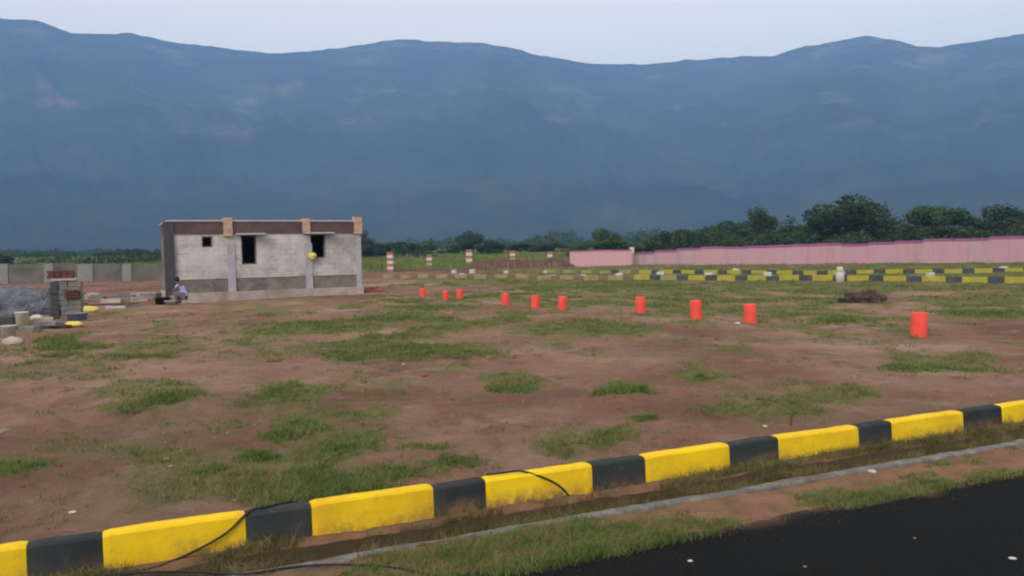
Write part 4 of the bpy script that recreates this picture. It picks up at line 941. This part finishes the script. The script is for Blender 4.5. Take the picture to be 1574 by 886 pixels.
T = [
 (1306, 298, 128, 112, 'round', 1, D_, 'largest dark rounded tree, rising highest above the pink wall'),
 (1378, 326, 80, 118, 'round', 2, D_, 'lower dark tree filling the gap right of the largest rounded tree'),
 (1440, 306, 100, 116, 'flat', 1, MI, 'flat topped greener tree between the largest tree and the right edge'),
 (1448, 336, 110, 106, 'bush', 1, D_, 'dark bushy tree directly under the flat topped greener one'),
 (1530, 316, 112, 114, 'round', 3, D_, 'broad dark tree above the right end of the pink wall'),
 (1604, 312, 110, 110, 'round', 1, D_, 'dark tree cut by the right frame edge'),
 (1492, 334, 70, 108, 'bush', 2, MI, 'low green bush tree left of the broad tree at the right end'),
 (1250, 340, 90, 110, 'bush', 3, MI, 'green bush tree at the left foot of the largest rounded tree'),
 (1205, 334, 80, 122, 'round', 2, D_, 'dark rounded tree between the peaked tree and the largest tree'),
 (1164, 320, 66, 124, 'round', 3, D_, 'peaked dark tree standing a little above its neighbours, right of centre'),
 (1120, 338, 80, 120, 'round', 1, D_, 'dark tree on the left side of the peaked dark tree'),
 (1160, 350, 110, 110, 'bush', 1, MI, 'low green bush mass below the peaked dark tree'),
 (1075, 344, 80, 122, 'bush', 2, MI, 'mid green bushy tree over the long pink wall, right of the square dark tree'),
 (1030, 340, 66, 120, 'round', 2, D_, 'squarish dark tree over the left part of the long pink wall'),
 (990, 354, 60, 118, 'bush', 3, MI, 'low bush above the joint of the two pink walls'),
 (934, 338, 44, 130, 'round', 2, PA, 'feathery pale green tree with open crown above the light pink wall'),
 (945, 362, 90, 118, 'bush', 1, MI, 'low green bush under the feathery pale tree'),
 (896, 368, 60, 140, 'bush', 2, MI, 'small green bush above the left end of the light pink wall'),
 (845, 369, 60, 190, 'bush', 3, D_, 'small dark bush at the meadow edge above the smallest banded post'),
 (800, 370, 50, 200, 'bush', 1, D_, 'small dark bush at the meadow edge above the fourth banded post'),
 (722, 354, 42, 180, 'round', 1, D_, 'dark rounded tree standing up above the third banded post'),
 (755, 362, 46, 182, 'bush', 2, D_, 'dark bush on the right of the rounded tree above the third banded post'),
 (690, 371, 40, 190, 'bush', 3, D_, 'low dark bush left of the rounded tree above the third banded post'),
 (655, 372, 44, 190, 'bush', 1, D_, 'low dark bush above the second banded post'),
 (622, 366, 46, 185, 'round', 2, D_, 'dark tree above the tallest banded post'),
 (583, 366, 50, 170, 'bush', 2, D_, 'dark bushy tree between the house and the tallest banded post'),
 (556, 354, 40, 160, 'round', 3, D_, 'dark tree partly hidden behind the right corner of the house'),
 (2, 384, 30, 150, 'round', 2, D_, 'dark tree cut by the left frame edge above the grey wall'),
 (208, 382, 46, 230, 'round', 1, D_, 'dark distant tree left of the house behind the grey wall'),
 (165, 384, 44, 260, 'bush', 2, D_, 'smaller distant tree behind the grey wall, second left of the house'),
 (240, 386, 40, 240, 'bush', 3, D_, 'distant bush touching the left corner of the house'),
 (120, 392, 50, 270, 'bush', 1, D_, 'faint low distant bush behind the grey wall above the brick stack'),
 (60, 395, 50, 270, 'bush', 2, D_, 'faint low distant bush behind the grey wall above the gravel heap')]
for t in T: tree(*t)
# undergrowth behind the pink wall and left of the house, one tangled mass
def mass(name, X, Y, zt, sz, mat):
    P = np.stack([X, Y, gz(X, Y) + rng.random(len(X)) ** .8 * zt], -1); a1 = rng.normal(0, 1, P.shape); a1 /= np.linalg.norm(a1, axis=1)[:, None]
    a2 = np.cross(a1, rng.normal(0, 1, P.shape)); a2 /= np.linalg.norm(a2, axis=1)[:, None]
    V = np.stack([P - a1 * sz[:, None], P + a2 * sz[:, None] * .7, P + a1 * sz[:, None], P - a2 * sz[:, None] * .7], 1)
    tag(link(name, trimesh(name, V.reshape(-1, 3), (np.arange(len(X)) * 4)[:, None] + np.arange(4)), mat, None, False), kind='stuff')
N = 42000; X = rng.uniform(14, 90, N); Y = 104 - X * .12 + rng.uniform(0, 12, N); hgt = (.7 + 8.5 * np.clip(fbm(X * .20, Y * .1, 4, 63) - .30, 0, 1) + .4 * sstep(32, 42, X)) * sstep(13, 24, X)
mass('undergrowth', X, Y, hgt, rng.uniform(.10, .26, N), M['leaf_dark'])
N = 16000; X = rng.uniform(-110, -14, N); Y = 150 + rng.uniform(0, 30, N) + X * .1; cl = fbm(X * .12, Y * .06, 4, 66)
hgt = np.clip(.4 + (cl - .44) * 10, .2, 3.2); mass('undergrowth', X, Y, hgt, rng.uniform(.15, .35, N), M['leaf_dark'])
# far scrub that reads as one mass
N = 90000; az_ = rng.uniform(-.75, .75, N); d0 = 300 + 260 * rng.random(N); X = np.sin(az_) * d0; Y = np.cos(az_) * d0
cl = fbm(az_ * 40, d0 * .012, 4, 23); ok = cl > .38; X, Y, d0, cl = X[ok], Y[ok], d0[ok], cl[ok]
H_ = (cl - .38) * 26 * (d0 / 400) * (.35 + .65 * sstep(-.35, .2, X / Y)); Zc = gz(X, Y) + rng.random(len(X)) ** .7 * H_
sz = rng.uniform(.35, .9, len(X)); P = np.stack([X, Y, Zc], -1); a1 = rng.normal(0, 1, P.shape); a1 /= np.linalg.norm(a1, axis=1)[:, None]; a2 = np.cross(a1, rng.normal(0, 1, P.shape)); a2 /= np.linalg.norm(a2, axis=1)[:, None]
V = np.stack([P - a1 * sz[:, None], P + a2 * sz[:, None] * .7, P + a1 * sz[:, None], P - a2 * sz[:, None] * .7], 1)
tag(link('scrub', trimesh('scrub', V.reshape(-1, 3), (np.arange(len(X)) * 4)[:, None] + np.arange(4)), M['leaf_dark'], None, False), kind='stuff')
